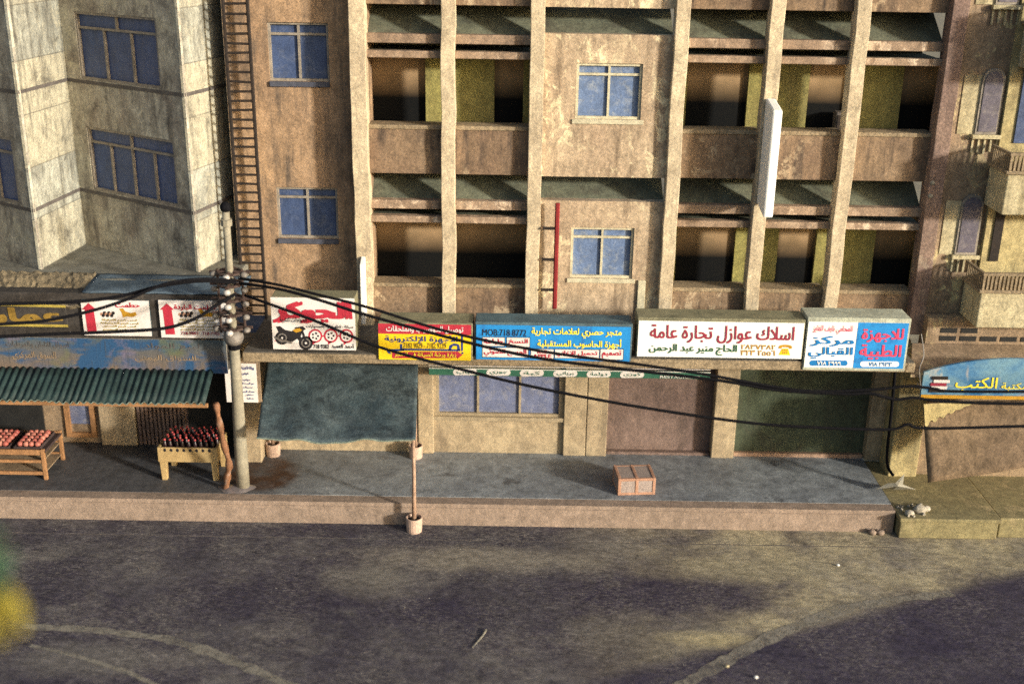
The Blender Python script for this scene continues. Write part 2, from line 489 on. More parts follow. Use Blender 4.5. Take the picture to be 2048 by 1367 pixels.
M['fruit'] = fruit_mat()
M['fruit_plain'] = flat('fruit_pink', (.62,.17,.13), .25, 10, .45, grain=.1)
M['bottle'] = flat('bottle_dark', (.022,.010,.013), .3, 10, .3, spec=.5, grain=.1)
M['cap'] = flat('cap_red', (.50,.09,.09), .2, 10, .5, grain=.1)
M['concrete'] = flat('bucket_concrete', (.46,.33,.26), .2, 5, dirt=(.25,.18,.14), grain=.3)
M['pipe'] = flat('pipe_paint', (.36,.24,.17), .3, 8, dirt=(.13,.07,.05), dirt_amt=.7, grain=.3)
M['brick'] = flat('brick_orange', (.38,.215,.145), .15, 5, dirt=(.25,.12,.07), grain=.2)
M['mesh_grey'] = flat('crate_panel', (.30,.245,.22), .15, 5, grain=.35)
M['ply'] = plaster('old_plywood', (.25,.175,.105), (.185,.13,.085), soot=(.07,.05,.03), streak=.8, peel=0, seed=24, grain=.35)
M['raw_edge'] = plaster('torn_layer', (.55,.45,.21), (.45,.36,.17), streak=.3, seed=25)
M['red_paint'] = flat('red_paint', (.20,.018,.02), .2, 4, dirt=(.22,.02,.02), grain=.2)
M['rubble'] = flat('rubble_grey', (.34,.31,.25), .3, 6, dirt=(.18,.15,.10), grain=.4, bump=.8)
M['rough'] = plaster('rough_render', (.20,.16,.10), (.12,.10,.07), streak=0, seed=27, grain=.6, peel=.6, peelc=(.33,.29,.21), bump=1)
M['paper'] = flat('paper_grey', (.25,.24,.20), .15, 6, dirt=(.25,.22,.16), grain=.3)
M['leaf'] = flat('leaf_green', (.045,.095,.055), .4, 3, .6)
M['leaf_yellow'] = flat('leaf_yellow', (.22,.185,.025), .25, 3, .6)
M['bark'] = flat('bark', (.09,.065,.045), .3, 6)


def banner_mat():
    t = NT('banner_watercolour', .8)
    a = t.noise(.75, 5, .6, t.vec((1,1,1.6), (1,0,5)), .8)
    b = t.noise(1.1, 5, .6, t.vec((1,1,1.6), (8,3,2)), .8)
    z = t.sep()[2]
    c = t.mix(t.ramp(z, 2.95, 3.6), (.15,.115,.09), (.055,.09,.115))
    c = t.mix(t.ramp(a, .47, .56), c, (.022,.07,.16))
    c = t.mix(t.mul(t.ramp(b, .56, .66), .8), c, (.15,.13,.19))
    c = t.mix(t.mul(t.ramp(t.noise(1.3, 4, .5, t.vec((1,1,1), (0,4,11))), .58, .66), .7), c, (.11,.125,.055))
    s = t.noise(1, 3, .6, t.vec((22,22,1.4)))
    c = t.mix(t.mul(t.ramp(s, .54, .66), .5), c, (.05,.055,.06))
    g = t.noise(40, 2, .7)
    c = t.mix(1., c, t.mix(t.ramp(g, .3, .7), (.7,)*3, (1.3,)*3), 'MULTIPLY')
    return t.out(c, s, .01, .4)


def book_mat():
    t = NT('book_board_blue', .8)
    a = t.noise(1.6, 5, .6, None, .8)
    b = t.noise(1.9, 5, .6, t.vec((1,1,1), (7,2,4)), .6)
    c = t.mix(t.ramp(a, .38, .6), (.05,.16,.32), (.14,.27,.36))
    c = t.mix(t.mul(t.ramp(b, .56, .68), .75), c, (.48,.40,.29))
    c = t.mix(t.mul(t.ramp(t.noise(2.3, 4, .6, t.vec((1,1,1), (1,9,9))), .58, .66), .8), c, (.01,.10,.25))
    g = t.noise(40, 2, .7)
    c = t.mix(1., c, t.mix(t.ramp(g, .3, .7), (.8,)*3, (1.2,)*3), 'MULTIPLY')
    return t.out(c, g, .004, .2)


M['banner'], M['book'] = banner_mat(), book_mat()

# ---------------------------------------------------------------- lettering
FORMS = {}
_cp = 0xFE80
for ch, n in zip('ءآأؤإئابةتثجحخدذرزسشصضطظعغفقكلمنهوىي', (1,2,2,2,2,4,2,4,2,4,4,4,4,4,2,2,2,2,4,4,4,4,4,4,4,4,4,4,4,4,4,4,4,2,2,4)):
    FORMS[ch] = (_cp, n)
    _cp += n
LAM = {'آ': 0xFEF5, 'أ': 0xFEF7, 'إ': 0xFEF9, 'ا': 0xFEFB}


def shape(s):
    """Arabic text in reading order -> presentation forms in visual order; digits and Latin runs keep theirs."""
    out, i, prev = [], 0, False
    while i < len(s):
        c = s[i]
        if c == 'ل' and i+1 < len(s) and s[i+1] in LAM:
            out.append(chr(LAM[s[i+1]]+(1 if prev else 0))); prev = False; i += 2; continue
        if c == 'ـ':
            out.append(c); prev = True; i += 1; continue
        if c in FORMS:
            base, n = FORMS[c]
            nx = s[i+1] if i+1 < len(s) else ' '
            join = n == 4 and (nx in FORMS or nx == 'ـ') and nx != 'ء'
            if n == 1: k = 0
            elif prev and join: k = 3
            elif join: k = 2
            elif prev: k = 1
            else: k = 0
            out.append(chr(base+k)); prev = join
        else:
            out.append(c); prev = False
        i += 1
    vis, run = [], []
    for c in out:
        if c.isdigit() or ('A' <= c.upper() <= 'Z') or c == ':' or (run and c == '.'):
            run.append(c)
        else:
            if run: vis.append(''.join(run)); run = []
            vis.append(c)
    if run: vis.append(''.join(run))
    return ''.join(reversed(vis))


JOBS = []


def text_job(s, bold, done, ltr=False):
    cu = bpy.data.curves.new('lettering', 'FONT')
    cu.body = s if ltr else shape(s)
    cu.fill_mode = 'NONE'
    cu.resolution_u = 4
    o = bpy.data.objects.new('lettering', cu)
    COL.objects.link(o)
    JOBS.append((o, done, bold))


def flush_text():
    dg = bpy.context.evaluated_depsgraph_get()
    for o, done, bold in JOBS:
        ev = o.evaluated_get(dg)
        me = ev.to_mesh()
        co = [v.co.to_2d() for v in me.vertices]
        nb = {}
        for e in me.edges:
            a, b = e.vertices
            nb.setdefault(a, []).append(b); nb.setdefault(b, []).append(a)
        seen, loops = set(), []
        for st in range(len(co)):
            if st in seen or len(nb.get(st, ())) != 2: continue
            lp, p, c = [], None, st
            while c not in seen:
                seen.add(c); lp.append(c)
                nx = [q for q in nb[c] if q != p]
                p, c = c, (nx[0] if nx else c)
            # keep the vertex order of the curve so that its turning sense survives
            if len(lp) > 2:
                if lp[1] != lp[0]+1: lp = [lp[0]]+lp[:0:-1]
                loops.append([co[k] for k in lp])
        ev.to_mesh_clear()
        if not loops: continue
        pts, eds = [], []
        for l in loops:
            k = len(pts)
            pts += l
            eds += [(k+i, k+(i+1) % len(l)) for i in range(len(l))]
        cv, _, cf, *_r = delaunay_2d_cdt(pts, eds, [], 0, 1e-6)
        vx = np.array([tuple(q) for q in cv])
        ft = np.array([tuple(f) for f in cf])
        ce = vx[ft].mean(axis=1)
        P0 = np.array([tuple(q) for l in loops for q in l]); P1 = np.array([tuple(q) for l in loops for q in l[1:]+l[:1]])
        wind = np.zeros(len(ce))
        for p, q in zip(P0, P1):                  # winding number: overlapping strokes stay solid, counters stay open
            if p[1] == q[1]: continue
            xc = (q[0]-p[0])*(ce[:,1]-p[1])/(q[1]-p[1])+p[0]
            hit = ((p[1] > ce[:,1]) != (q[1] > ce[:,1])) & (ce[:,0] < xc)
            wind += np.where(hit, 1 if q[1] > p[1] else -1, 0)
        base = [[Vector(vx[i]) for i in f] for f, w in zip(ft, wind) if w != 0]
        tris = [(t, 0) for t in base]
        if bold:
            for k, (dx, dy) in enumerate(((1,.5),(-1,.5),(1,-.5),(-1,-.5))):
                tris += [([q+Vector((dx*bold, dy*bold)) for q in t], .0006*(k+1)) for t in base]
        xs, ys = P0[:,0], P0[:,1]
        done(tris, xs.min()-bold, xs.max()+bold, ys.min()-bold*.5, ys.max()+bold*.5)
    for o, _d, _b in JOBS:
        cu = o.data
        bpy.data.objects.remove(o)
        bpy.data.curves.remove(cu)


class Sign:
    """A sign box given by the four corners of its face; writing is laid out in the face's own fractions."""
    def __init__(s, name, label, quad, y, depth, face, edge, cat='sign', group=None, over=0, arch=None, pad=(0,0,0,0)):
        s.q = quad
        tl, tr, br, bl = [at(u, v, y=y) for u, v in quad]
        s.x0, s.x1 = (tl.x+bl.x)/2, (tr.x+br.x)/2
        s.z0, s.z1 = (bl.z+br.z)/2, (tl.z+tr.z)/2
        s.y = y
        s.root = thing(name, label, cat, ((s.x0+s.x1)/2, y+depth/2, s.z0), group)
        l, r_, b, t = pad
        bx = MB().box(s.x0-l, s.x1+r_, y+.012, y+depth, s.z0-b, s.z1+t)
        bx.build('box', edge, s.root, bevel=.012)
        s.face(face)
        s.acc = {}
        SIGNS.append(s)
    def face(s, m):
        MB().box(s.x0, s.x1, s.y, s.y+.01, s.z0, s.z1).build('face', m, s.root)
    def loc(s, u, v):
        (tlx,tly),(trx,try_),(brx,bry),(blx,bly) = s.q
        f = (u-tlx)/(trx-tlx)
        for _ in range(4):
            top = tly+(try_-tly)*f; bot = bly+(bry-bly)*f
            g = (v-top)/(bot-top)
            lx = tlx+(blx-tlx)*g; rx = trx+(brx-trx)*g
            f = (u-lx)/(rx-lx)
        return s.x0+(s.x1-s.x0)*f, s.z1-(s.z1-s.z0)*g
    def mb(s, part, mat):
        k = (part, mat)
        if k not in s.acc: s.acc[k] = MB()
        return s.acc[k]
    def box_of(s, u0, v0, u1, v1):
        c = s.loc((u0+u1)/2, (v0+v1)/2)
        a = s.loc(u0, (v0+v1)/2); b = s.loc(u1, (v0+v1)/2)
        t = s.loc((u0+u1)/2, v0); o = s.loc((u0+u1)/2, v1)
        return a[0], b[0], o[1], t[1]
    def rect(s, u0, v0, u1, v1, mat, lift=.003, part='panel'):
        x0, x1, z0, z1 = s.box_of(u0, v0, u1, v1)
        y = s.y-lift
        s.mb(part, mat).add([(x0,y,z0),(x1,y,z0),(x1,y,z1),(x0,y,z1)], [(0,1,2,3)])
    def poly(s, pts, mat, lift=.003, part='emblem'):
        p = [s.loc(*q) for q in pts]
        v = [Vector((a, b, 0)) for a, b in p]
        y = s.y-lift
        s.mb(part, mat).add([(a, y, b) for a, b in p], [tuple(t) for t in tessellate_polygon([v])])
    def pill(s, u0, v0, u1, v1, mat, lift=.003, part='panel'):
        r = (v1-v0)/2
        pts = [(u1-r+r*math.cos(w), (v0+v1)/2+r*math.sin(w)) for w in [R(-90+k*22.5) for k in range(9)]]
        pts += [(u0+r+r*math.cos(w), (v0+v1)/2+r*math.sin(w)) for w in [R(90+k*22.5) for k in range(9)]]
        s.poly(pts, mat, lift, part)
    def disc(s, u, v, r, mat, lift=.003, part='emblem', n=20, ry=None):
        s.poly([(u+r*math.cos(2*math.pi*k/n), v+(ry or r)*math.sin(2*math.pi*k/n)) for k in range(n)], mat, lift, part)
    def text(s, t, u0, v0, u1, v1, mat, bold=.012, lift=.009, ltr=False):
        x0, x1, z0, z1 = s.box_of(u0, v0, u1, v1)
        mb = s.mb('lettering', mat)
        y = s.y-lift
        def done(tris, a0, a1, b0, b1):
            sx = (x1-x0)/(a1-a0); sz = (z1-z0)/(b1-b0)
            for tr, dz in tris:
                mb.add([(x0+(q.x-a0)*sx, y-dz, z0+(q.y-b0)*sz) for q in tr], [(0,1,2)])
        text_job(t, bold, done, ltr)
    def finish(s):
        for (part, mat), mb in s.acc.items():
            if mb.f: mb.build(part, mat, s.root)


SIGNS = []

# ---------------------------------------------------------------- ground
def struct(o): o['kind'] = 'structure'; return o


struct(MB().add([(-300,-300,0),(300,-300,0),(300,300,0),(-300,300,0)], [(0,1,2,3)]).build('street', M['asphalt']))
g = MB()
g.box(-14, 7.33, -2.5, -1.96, -.02, .006)
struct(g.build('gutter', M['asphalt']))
struct(MB().box(-14, 7.33, -2.535, -2.51, -.02, .002).build('gutter_joint', M['gutter']))
pv = MB().box(-14, 7.40, -1.70, 1.2, .02, .48)
struct(pv.build('pavement', M['pavement']))
kb = MB()
n = 5
for i in range(n):
    a, b = -14+i*(21.40/n), -14+(i+1)*(21.40/n)
    kb.box(a, b+(.0 if i < n-1 else 0), -1.97, -1.70, -.02, .47+.001*math.sin(i*1.7))
struct(kb.build('kerb', M['kerb']))
struct(MB().box(-14, 7.33, -1.985, -1.971, .375, .39).build('kerb', M['kerb']))


def ribbon(name, pts, w, mat, z=.006):
    ps = [at(u, v, z=0) for u, v in pts]
    mb = MB()
    vs = []
    for i, p in enumerate(ps):
        t = (ps[min(i+1,len(ps)-1)]-ps[max(i-1,0)]).normalized()
        nrm = Vector((-t.y, t.x, 0))
        ww = w*(.6+.7*random.random())
        vs += [(p.x+nrm.x*ww/2, p.y+nrm.y*ww/2, z), (p.x-nrm.x*ww/2, p.y-nrm.y*ww/2, z)]
    mb.add(vs, [(2*i, 2*i+1, 2*i+3, 2*i+2) for i in range(len(ps)-1)])
    return struct(mb.build(name, mat))


def dense(pts, k=6):
    out = []
    for (a,b),(c,d) in zip(pts, pts[1:]):
        out += [(a+(c-a)*i/k, b+(d-b)*i/k) for i in range(k)]
    return out+[pts[-1]]


ribbon('road_marking', dense([(40,1252),(180,1258),(330,1276),(420,1303),(540,1352),(640,1400)]), .20, M['track'])
ribbon('road_marking', dense([(60,1290),(150,1310),(260,1345),(340,1385)]), .09, M['track'])
ribbon('road_marking', dense([(1330,1390),(1400,1350),(1480,1305),(1560,1265),(1690,1216),(1800,1197),(1905,1186)]), .24, M['track'])

# ---------------------------------------------------------------- window builder (local frame: x along, z up, y inwards)
def window(parent, x0, x1, z0, z1, y, frame, pane, cols=2, top=.2, topcols=None, Mx=None, sill=True, fw=.05, depth=.09):
    w, h = x1-x0, z1-z0
    f = MB(Mx)
    for a in (x0, x1-fw): f.box(a, a+fw, y-.02, y+depth, z0, z1)
    for b in (z0, z1-fw): f.box(x0+fw, x1-fw, y-.02, y+depth, b, b+fw)
    zt = z1-h*top
    if top: f.box(x0+fw, x1-fw, y+.0, y+depth, zt-.022, zt+.022)
    for i in range(1, cols):
        xm = x0+w*i/cols
        f.box(xm-.022, xm+.022, y+.004, y+depth, z0+fw, (zt-.022) if top else z1-fw)
    if top:
        tc = topcols or cols
        for i in range(1, tc):
            xm = x0+w*i/tc
            f.box(xm-.022, xm+.022, y+.004, y+depth, zt+.022, z1-fw)
    o = f.build('window', frame, parent)
    p = MB(Mx)
    p.box(x0+fw*.5, x1-fw*.5, y+.05, y+.075, z0+fw*.5, z1-fw*.5)
    p.build('pane', pane, o)
    if sill:
        q = MB(Mx).box(x0-.06, x1+.06, y-.09, y+.02, z0-.09, z0-.002)
        q.build('sill', frame, o, bevel=.01)
    return o


def wall_with_holes(mb, x0, x1, z0, z1, y0, y1, holes):
    """A wall slab with rectangular openings (holes sorted by x, one above another allowed)."""
    xs = sorted({x0, x1, *[h[0] for h in holes], *[h[1] for h in holes]})
    for a, b in zip(xs, xs[1:]):
        cut = sorted([(h[2], h[3]) for h in holes if h[0] <= a+1e-6 and h[1] >= b-1e-6])
        z = z0
        for c, d in cut:
            if c > z+1e-6: mb.box(a, b, y0, y1, z, c)
            z = d
        if z < z1-1e-6: mb.box(a, b, y0, y1, z, z1)


# ---------------------------------------------------------------- the long balcony building
BB = thing('balcony_building', 'long tan apartment building with tall thin pillars, deep balconies and shopfronts below', 'building', (2, .8, .48))
PX = [-2.92, -1.26, .375, 3.01, 4.72, 6.28, 8.02]
for i, x in enumerate(PX):
    w = .13 if 0 < i < 6 else .15
    mb = MB()
    zt = 16.0
    nseg = 24
    vs = []
    for k in range(nseg+1):
        z = 3.36+(zt-3.36)*k/nseg
        j = random.uniform(-.012, .012); j2 = random.uniform(-.01, .01)
        vs += [(x-w+j, j2, z), (x+w+j, j2, z), (x+w+j, .36, z), (x-w+j, .36, z)]
    fs = [(4*k+a, 4*k+(a+1) % 4, 4*k+4+(a+1) % 4, 4*k+4+a) for k in range(nseg) for a in range(4)]+[(3,2,1,0), tuple(4*nseg+a for a in range(4))]
    mb.add(vs, fs)
    mb.build('pillar', M['pillar' if i < 6 else 'pillar_shaded'], BB, bevel=.012)

Z0 = [3.30, 6.42, 9.54, 12.66]
BAYS = [(-2.92,-1.26),(-1.26,.375),(3.01,4.72),(4.72,6.28),(6.28,8.02)]
YF = .22
for fl, z in enumerate(Z0[:3]):
    for bi, (a, b) in enumerate(BAYS):
        a, b = a+.1, b-.1
        zp = z+.07 if fl == 0 else z-.03
        MB().box(a, b, YF, YF+.42, zp, z+.82).build('parapet', M['parapet'], BB, bevel=.012)
        MB().box(a, b, YF-.03, YF+.46, z+.82, z+.90).build('coping', M['slab'], BB, bevel=.015)
        MB().box(a, b, YF-.05, YF+.16, z+2.14, z+2.27).build('beam', M['beam'], BB, bevel=.015)
        MB().box(a, b, YF-.01, YF+.22, z+2.40, z+2.57).build('beam', M['beam'], BB, bevel=.015)
    # floor of the slot under the next parapet, and the room behind
    for (a, b) in ((-2.92,.375),(3.01,8.02)):
        MB().hexa([(a+.1,YF+.225,z+2.40),(b-.1,YF+.225,z+2.40),(b-.1,1.15,z+2.90),(a+.1,1.15,z+2.90),(a+.1,YF+.225,z+2.565),(b-.1,YF+.225,z+2.565),(b-.1,1.15,z+3.04),(a+.1,1.15,z+3.04)]).build('eave', M['slot'], BB)
        MB().box(a+.1, b-.1, YF+.165, 1.45, z+2.18, z+2.25).build('ceiling', M['slot'], BB)
        MB().box(a+.1, b-.1, 1.45, 1.55, z-.02, z+3.1).build('back_wall', M['slot'], BB)
        MB().box(a+.1, b-.1, YF+.42, 1.45, z-.02, z+.05).build('floor', M['slab_top'], BB)
    # olive walls with dark doorways at the back of the balconies
    YB = .95
    if fl == 0: doors = [(-2.8,.27), (3.3,4.48), (5.35,6.12), (7.3,8.12)]
    else: doors = [(-2.8,-1.75), (-.42,.14), (3.3,4.48), (5.65,6.45), (7.45,8.2)]
    for (a, b) in ((-2.82,.30),(3.1,7.95)):
        e0 = a-.1
        for p, q in [d for d in doors if d[0] < b and d[1] > a]+[(b+.4, None)]:
            if p-e0 > .02: MB().box(e0, p, YB, YB+.2, z+.05, z+2.2).build('balcony_wall', M['olive'], BB)
            e0 = q
    for p, q in doors:
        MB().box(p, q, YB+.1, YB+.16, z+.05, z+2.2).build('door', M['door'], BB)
# the middle bay: solid wall with one window on each floor
for fl, z in enumerate(Z0[:3]):
    hole = (1.12, 2.35, z+1.07, z+2.10)
    mb = MB()
    zb = z+.07 if fl == 0 else z-.03
    wall_with_holes(mb, .475, 2.91, zb, z+2.62, YF-.04, YF+.20, [hole])
    mb.build('wall', M['centre'], BB)
    MB().hexa([(.475,YF+.205,z+2.40),(2.91,YF+.205,z+2.40),(2.91,1.15,z+2.90),(.475,1.15,z+2.90),(.475,YF+.205,z+2.60),(2.91,YF+.205,z+2.60),(2.91,1.15,z+3.04),(.475,1.15,z+3.04)]).build('eave', M['slot'], BB)
    MB().box(.475, 2.91, 1.45, 1.55, z+2.4, z+3.1).build('back_wall', M['slot'], BB)
    window(BB, *hole[:2], hole[2], hole[3], YF+.02, M['frame_pale'], M['pane_pale'])
MB().box(2.47, 2.62, YF-.09, YF-.04, 3.4, 4.35).build('conduit', M['frame_pale'], BB, bevel=.01)
# left wing
WY = .55
wq = lambda u0, v0, u1, v1: ((lambda p, q: (p.x, q.x, q.z, p.z))(at(u0, v0, y=WY), at(u1, v1, y=WY)))
holes = [wq(551, 374, 678, 478), wq(533, 44, 660, 164)]
mb = MB()
wall_with_holes(mb, -5.5, -3.07, 3.36, 16, WY, WY+.3, holes)
mb.build('wall', M['wing'], BB)
for h in holes: 
    wo = window(BB, h[0], h[1], h[2], h[3], WY+.07, M['frame'], M['pane'], fw=.045, sill=False)
    MB().box(h[0], h[1], WY-.05, WY+.069, h[2]-.10, h[2]-.002).build('sill', M['frame_blue'], wo, bevel=.01)
MB().box(-3.07, -2.78, .362, 1.6, 3.36, 16).build('side_wall', M['wing'], BB)
# canopy slab over the shops
MB().box(-5.02, 7.52, -1.60, .60, 3.17, 3.35).build('canopy', M['slab'], BB, bevel=.02)
MB().box(-5.00, 7.50, -1.57, .54, 3.352, 3.365).build('canopy_top', M['slab_top'], BB)
# shopfronts
SY = .30
sh = MB()
wall_with_holes(sh, -5.1, 8.05, .48, 3.16, SY, SY+.3, [(-1.55,1.05,1.32,2.36),(2.0,4.2,.48,2.9),(4.67,7.42,.48,2.9)])
sh.build('shop_wall', M['shop'], BB)
for a, b in ((-1.92,-1.60),(1.10,1.56),(1.575,2.0),(4.2,4.67),(7.42,8.05)):
    MB().box(a, b, SY-.09, SY-.002, .48, 3.16).build('pier', M['shop'], BB, bevel=.015)
w = MB()
o = window(BB, -1.55, 1.05, 1.32, 2.36, SY+.02, M['wood_pale'], M['pane_shop'], cols=3, top=0, fw=.06)
MB().box(2.0, 4.2, SY+.16, SY+.22, .48, 2.9).build('shutter', M['brown_shutter'], BB)
MB().box(4.67, 7.42, SY+.12, SY+.2, .48, 2.9).build('shutter', M['green_shutter'], BB)
MB().box(4.70, 7.40, SY+.02, SY+.115, .48, .56).build('threshold', M['pipe'], BB)
MB().box(2.02, 4.18, SY+.02, SY+.155, .48, .54).build('threshold', M['brown_shutter'], BB)

# ---------------------------------------------------------------- the saw-toothed building on the left
ZR = 4.50
SB = thing('sawtooth_building', 'tall pale grey apartment building with folded saw-tooth walls above a row of shops', 'building', (-8, 1.5, .0))
OC, INN, OL, RE = Vector((-6.08,-.28)), Vector((-8.93,1.62)), Vector((-9.13,-.28)), Vector((-5.60,1.55))
INL = OL+(INN-OC)
OL2 = INL+(OL-INN)
plan = [RE, Vector((-5.60,4)), Vector((-16,4)), Vector((-16,1.2)), OL2, INL, OL, INN, OC]
LV = [ZR]
for v in (426, 190): LV.append(at({426: 382, 190: 360}[v], v, y=OC.y).z)
st = LV[2]-LV[1]
LV += [LV[2]+st, LV[2]+2*st, LV[2]+3*st]
def tooth(z0, z1, grow=0):
    mb = MB()
    mb.prism([(p.x, p.y) for p in plan], z0, z1)
    return mb
facets = [('saw', OL, INN), ('saw_dark', INN, OC), ('saw', OC, RE), ('saw_dark', INL, OL), ('saw', OL2, INL)]
WIN = []
def face_M(a, b):
    d = (b-a).normalized()
    nrm = Vector((-d.y, d.x))       # inwards when a->b runs left to right
    return Matrix(((d.x, nrm.x, 0, a.x), (d.y, nrm.y, 0, a.y), (0, 0, 1, 0), (0, 0, 0, 1)))
def face_rect(a, b, u0, v0, u1, v1):
    Mx = face_M(a, b)
    nrm = Vector((-(b-a).normalized().y, (b-a).normalized().x, 0))
    ps = [on_plane(u, v, (a.x, a.y, 0), nrm) for u, v in ((u0,v0),(u1,v1))]
    ls = [Mx.inverted() @ p for p in ps]
    return ls
for mat, a, b in facets:
    Mx = face_M(a, b)
    L = (b-a).length
    hs = []
    if (a, b) in ((INN, OC), (INL, OL)):
        for k in range(len(LV)-1):
            zc = LV[k+1]
            if k == 0: continue
            hs.append((L*.13, L*(.88 if k == 1 else .82), LV[k]+.05, LV[k]+st*.60))
    mb = MB(Mx)
    wall_with_holes(mb, 0, L, ZR-.05, LV[-1], 0, .05, hs)
    mb.build('wall', M[mat], SB)
    for i, h in enumerate(hs):
        window(SB, *h[:2], h[2], h[3], .03, M['frame'], M['pane_dark'], cols=4 if i == 0 else 3, topcols=2, top=.23, Mx=Mx, fw=.045, sill=False)
    for z in LV[1:]:
        ld = MB(Mx)
        ld.box(.006, L-.006, -.014, -.001, z-.035, z+.03)
        ld.build('string_course', M['ledge'], SB)
inner = MB().prism([(p.x*.0+p.x, p.y+.45) for p in plan], ZR, LV[-1]-.1)
inner.build('core', M['dark'], SB)
MB().box(-5.62, -5.46, 1.0, 3, 3.4, 16).build('side_wall', M['saw_dark'], SB)
MB().box(-16, -5.30, -.85, 3, ZR-.30, ZR).build('roof', M['roof_grey'], SB, bevel=.02)
# ground floor: fascia, ceiling, back wall
MB().box(-16, -5.34, -1.40, -.80, 2.92, ZR-.10).build('fascia', M['fascia'], SB, bevel=.02)
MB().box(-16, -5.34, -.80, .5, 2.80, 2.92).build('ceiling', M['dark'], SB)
lw = MB()
LY = .5
wall_with_holes(lw, -16, -5.12, .48, 2.8, LY, LY+.2, [(-9.35,-8.72,.9,2.1)])
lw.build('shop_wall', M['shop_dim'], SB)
w2 = window(SB, -9.35, -8.72, .62, 2.1, LY-.04, M['wood_brown'], M['pane_shop'], cols=1, top=0, sill=False, fw=.1)
MB().box(-8.60, -7.85, LY-.14, LY-.005, .48, 2.6).build('door_panel', M['shop'], SB, bevel=.02)
cs = MB()
for i in range(12):
    x = -7.80+i*.085
    cs.box(x, x+.05, LY-.12, LY-.05, .50, 2.7)
cs.box(-7.84, -6.75, LY-.05, LY-.005, .50, 2.7)
cs.build('shutter', M['brown_shutter'], SB)
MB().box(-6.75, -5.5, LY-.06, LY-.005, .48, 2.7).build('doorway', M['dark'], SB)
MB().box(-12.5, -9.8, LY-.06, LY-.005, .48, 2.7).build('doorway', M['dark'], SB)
MB().box(-5.48, -5.08, -.35, .25, .48, 3.1).build('pier', M['shop'], SB, bevel=.02)

tp = MB()
def tarp(u, v):
    x = -7.95+u*2.95
    y = -.55-v*.86
    return Vector((x, y, ZR+.02-.10*v+.006*math.sin(u*21+v*4)))
tp.grid(tarp, 30, 10)
tag(tp.build('tarpaulin', M['tarp'], smooth=True, solid=.015), 'faded blue tarpaulin laid along the roof edge above the two arrow signs', 'tarpaulin')

# rough stone coping with gold letters at the far left
rr = random.Random(11)
rows = [[rr.uniform(-.024,.024) for _ in range(81)] for _ in range(11)]
rub = MB().grid(lambda u, v: Vector((-13+u*5.05, -.62-.80*v, ZR+.04-.42*v**1.6+rows[round(v*10)][round(u*80)])), 80, 10)
rub.build('rough_coping', M['rough'], SB, solid=.06)

# ---------------------------------------------------------------- the building on the right
RB = thing('corner_building', 'ochre building on the right with arched windows and small balconies', 'building', (9.5, 1, 0))
RY = .12
def arch(x0, x1, z0, z1, n=10):
    r = (x1-x0)/2
    return [(x0,z0),(x1,z0)]+[((x0+x1)/2+r*math.cos(math.pi*k/n), z1-r+r*math.sin(math.pi*k/n)) for k in range(n+1)]
MB().box(8.18, 13, RY, RY+.5, 3.3, 16).build('wall', M['right'], RB)
for k, (cx, zb, zt) in enumerate(((8.80,5.02,6.16),(8.84,7.36,8.52),(8.86,9.70,10.9))):
    o = MB().slab(arch(cx-.21, cx+.21, zb-.02, zt+.04), RY-.05, RY+.02).build('window', M['frame'], RB)
    MB().slab(arch(cx-.165, cx+.165, zb+.03, zt-.02), RY-.065, RY-.052).build('pane', M['pane_grey'], o)
    q = MB().box(cx-.27, cx+.27, RY-.12, RY-.002, zb-.10, zb-.022)
    q.build('sill', M['right_pale'], o, bevel=.01)
    dn = MB()
    for i in range(5): dn.box(cx-.24+i*.115, cx-.205+i*.115, RY-.04, RY-.002, zb-.34-random.random()*.05, zb-.102)
    dn.build('dentils', M['right_pale'], o)
    MB().box(8.30, cx-.21, RY-.018, RY-.001, zb-.02, zt-.1).build('patch', M['right_pale'], RB)
MB().box(9.10, 13, RY-.10, RY-.002, 3.3, 16).build('bay_wall', M['right_y'], RB)
for k, (x0, z0, zr) in enumerate(((8.98,6.02,6.78),(8.84,3.82,4.52),(9.2,8.6,9.35))):
    b = MB().box(x0, 12.5, -.85, RY-.1, z0, zr).build('balcony', M['right_pale'], RB, bevel=.02)
    MB().box(x0-.06, 12.5, -.91, RY-.1, zr+.002, zr+.06).build('coping', M['slab'], b, bevel=.01)
    rl = MB()
    rl.box(x0-.02, 12.5, -.88, -.80, zr+.34, zr+.39)
    for i in range(48): rl.box(x0+i*.075, x0+.04+i*.075, -.865, -.82, zr+.06, zr+.34)
    rl.box(x0-.02, x0+.03, -.80, RY-.1, zr+.34, zr+.39)
    for i in range(10): rl.box(x0-.005, x0+.02, -.80+i*.08, -.755+i*.08, zr+.06, zr+.34)
    rl.build('railing', M['slab'], b)
MB().box(9.35, 10.4, RY-.13, RY-.102, 7.2, 8.6).build('balcony_door', M['pane'], RB)
MB().box(9.25, 9.42, RY-.13, RY-.102, 4.9, 6.0).build('downpipe', M['iron'], RB)
# shop storey
MB().box(8.15, 13, -.25, RY, 2.2, 3.80).build('shop_fascia', M['right'], RB)
vt = MB()
for r_ in range(3):
    for c in range(9):
        if r_ == 0 and c > 1: continue
        vt.box(8.42+c*.40, 8.74+c*.40, -.262, -.252, 3.50-r_*.165, 3.60-r_*.165)
vt.build('vent', M['dark'], RB)
MB().box(7.72, 8.30, -.42, .2, .40, 3.12).build('pier', M['right_y'], RB, bevel=.02)
MB().box(8.30, 13, -.30, .1, .40, 2.2).build('shop_wall', M['shop_dim'], RB)
MB().hexa([(7.55,-1.35,2.98),(13,-1.35,2.98),(13,-.25,3.22),(7.9,-.25,3.22),(7.55,-1.35,3.03),(13,-1.35,3.03),(13,-.25,3.27),(7.9,-.25,3.27)]).build('shop_roof', M['right'], RB)
ls = MB()
ls.box(7.42, 9.36, -2.22, .3, .36, .44)
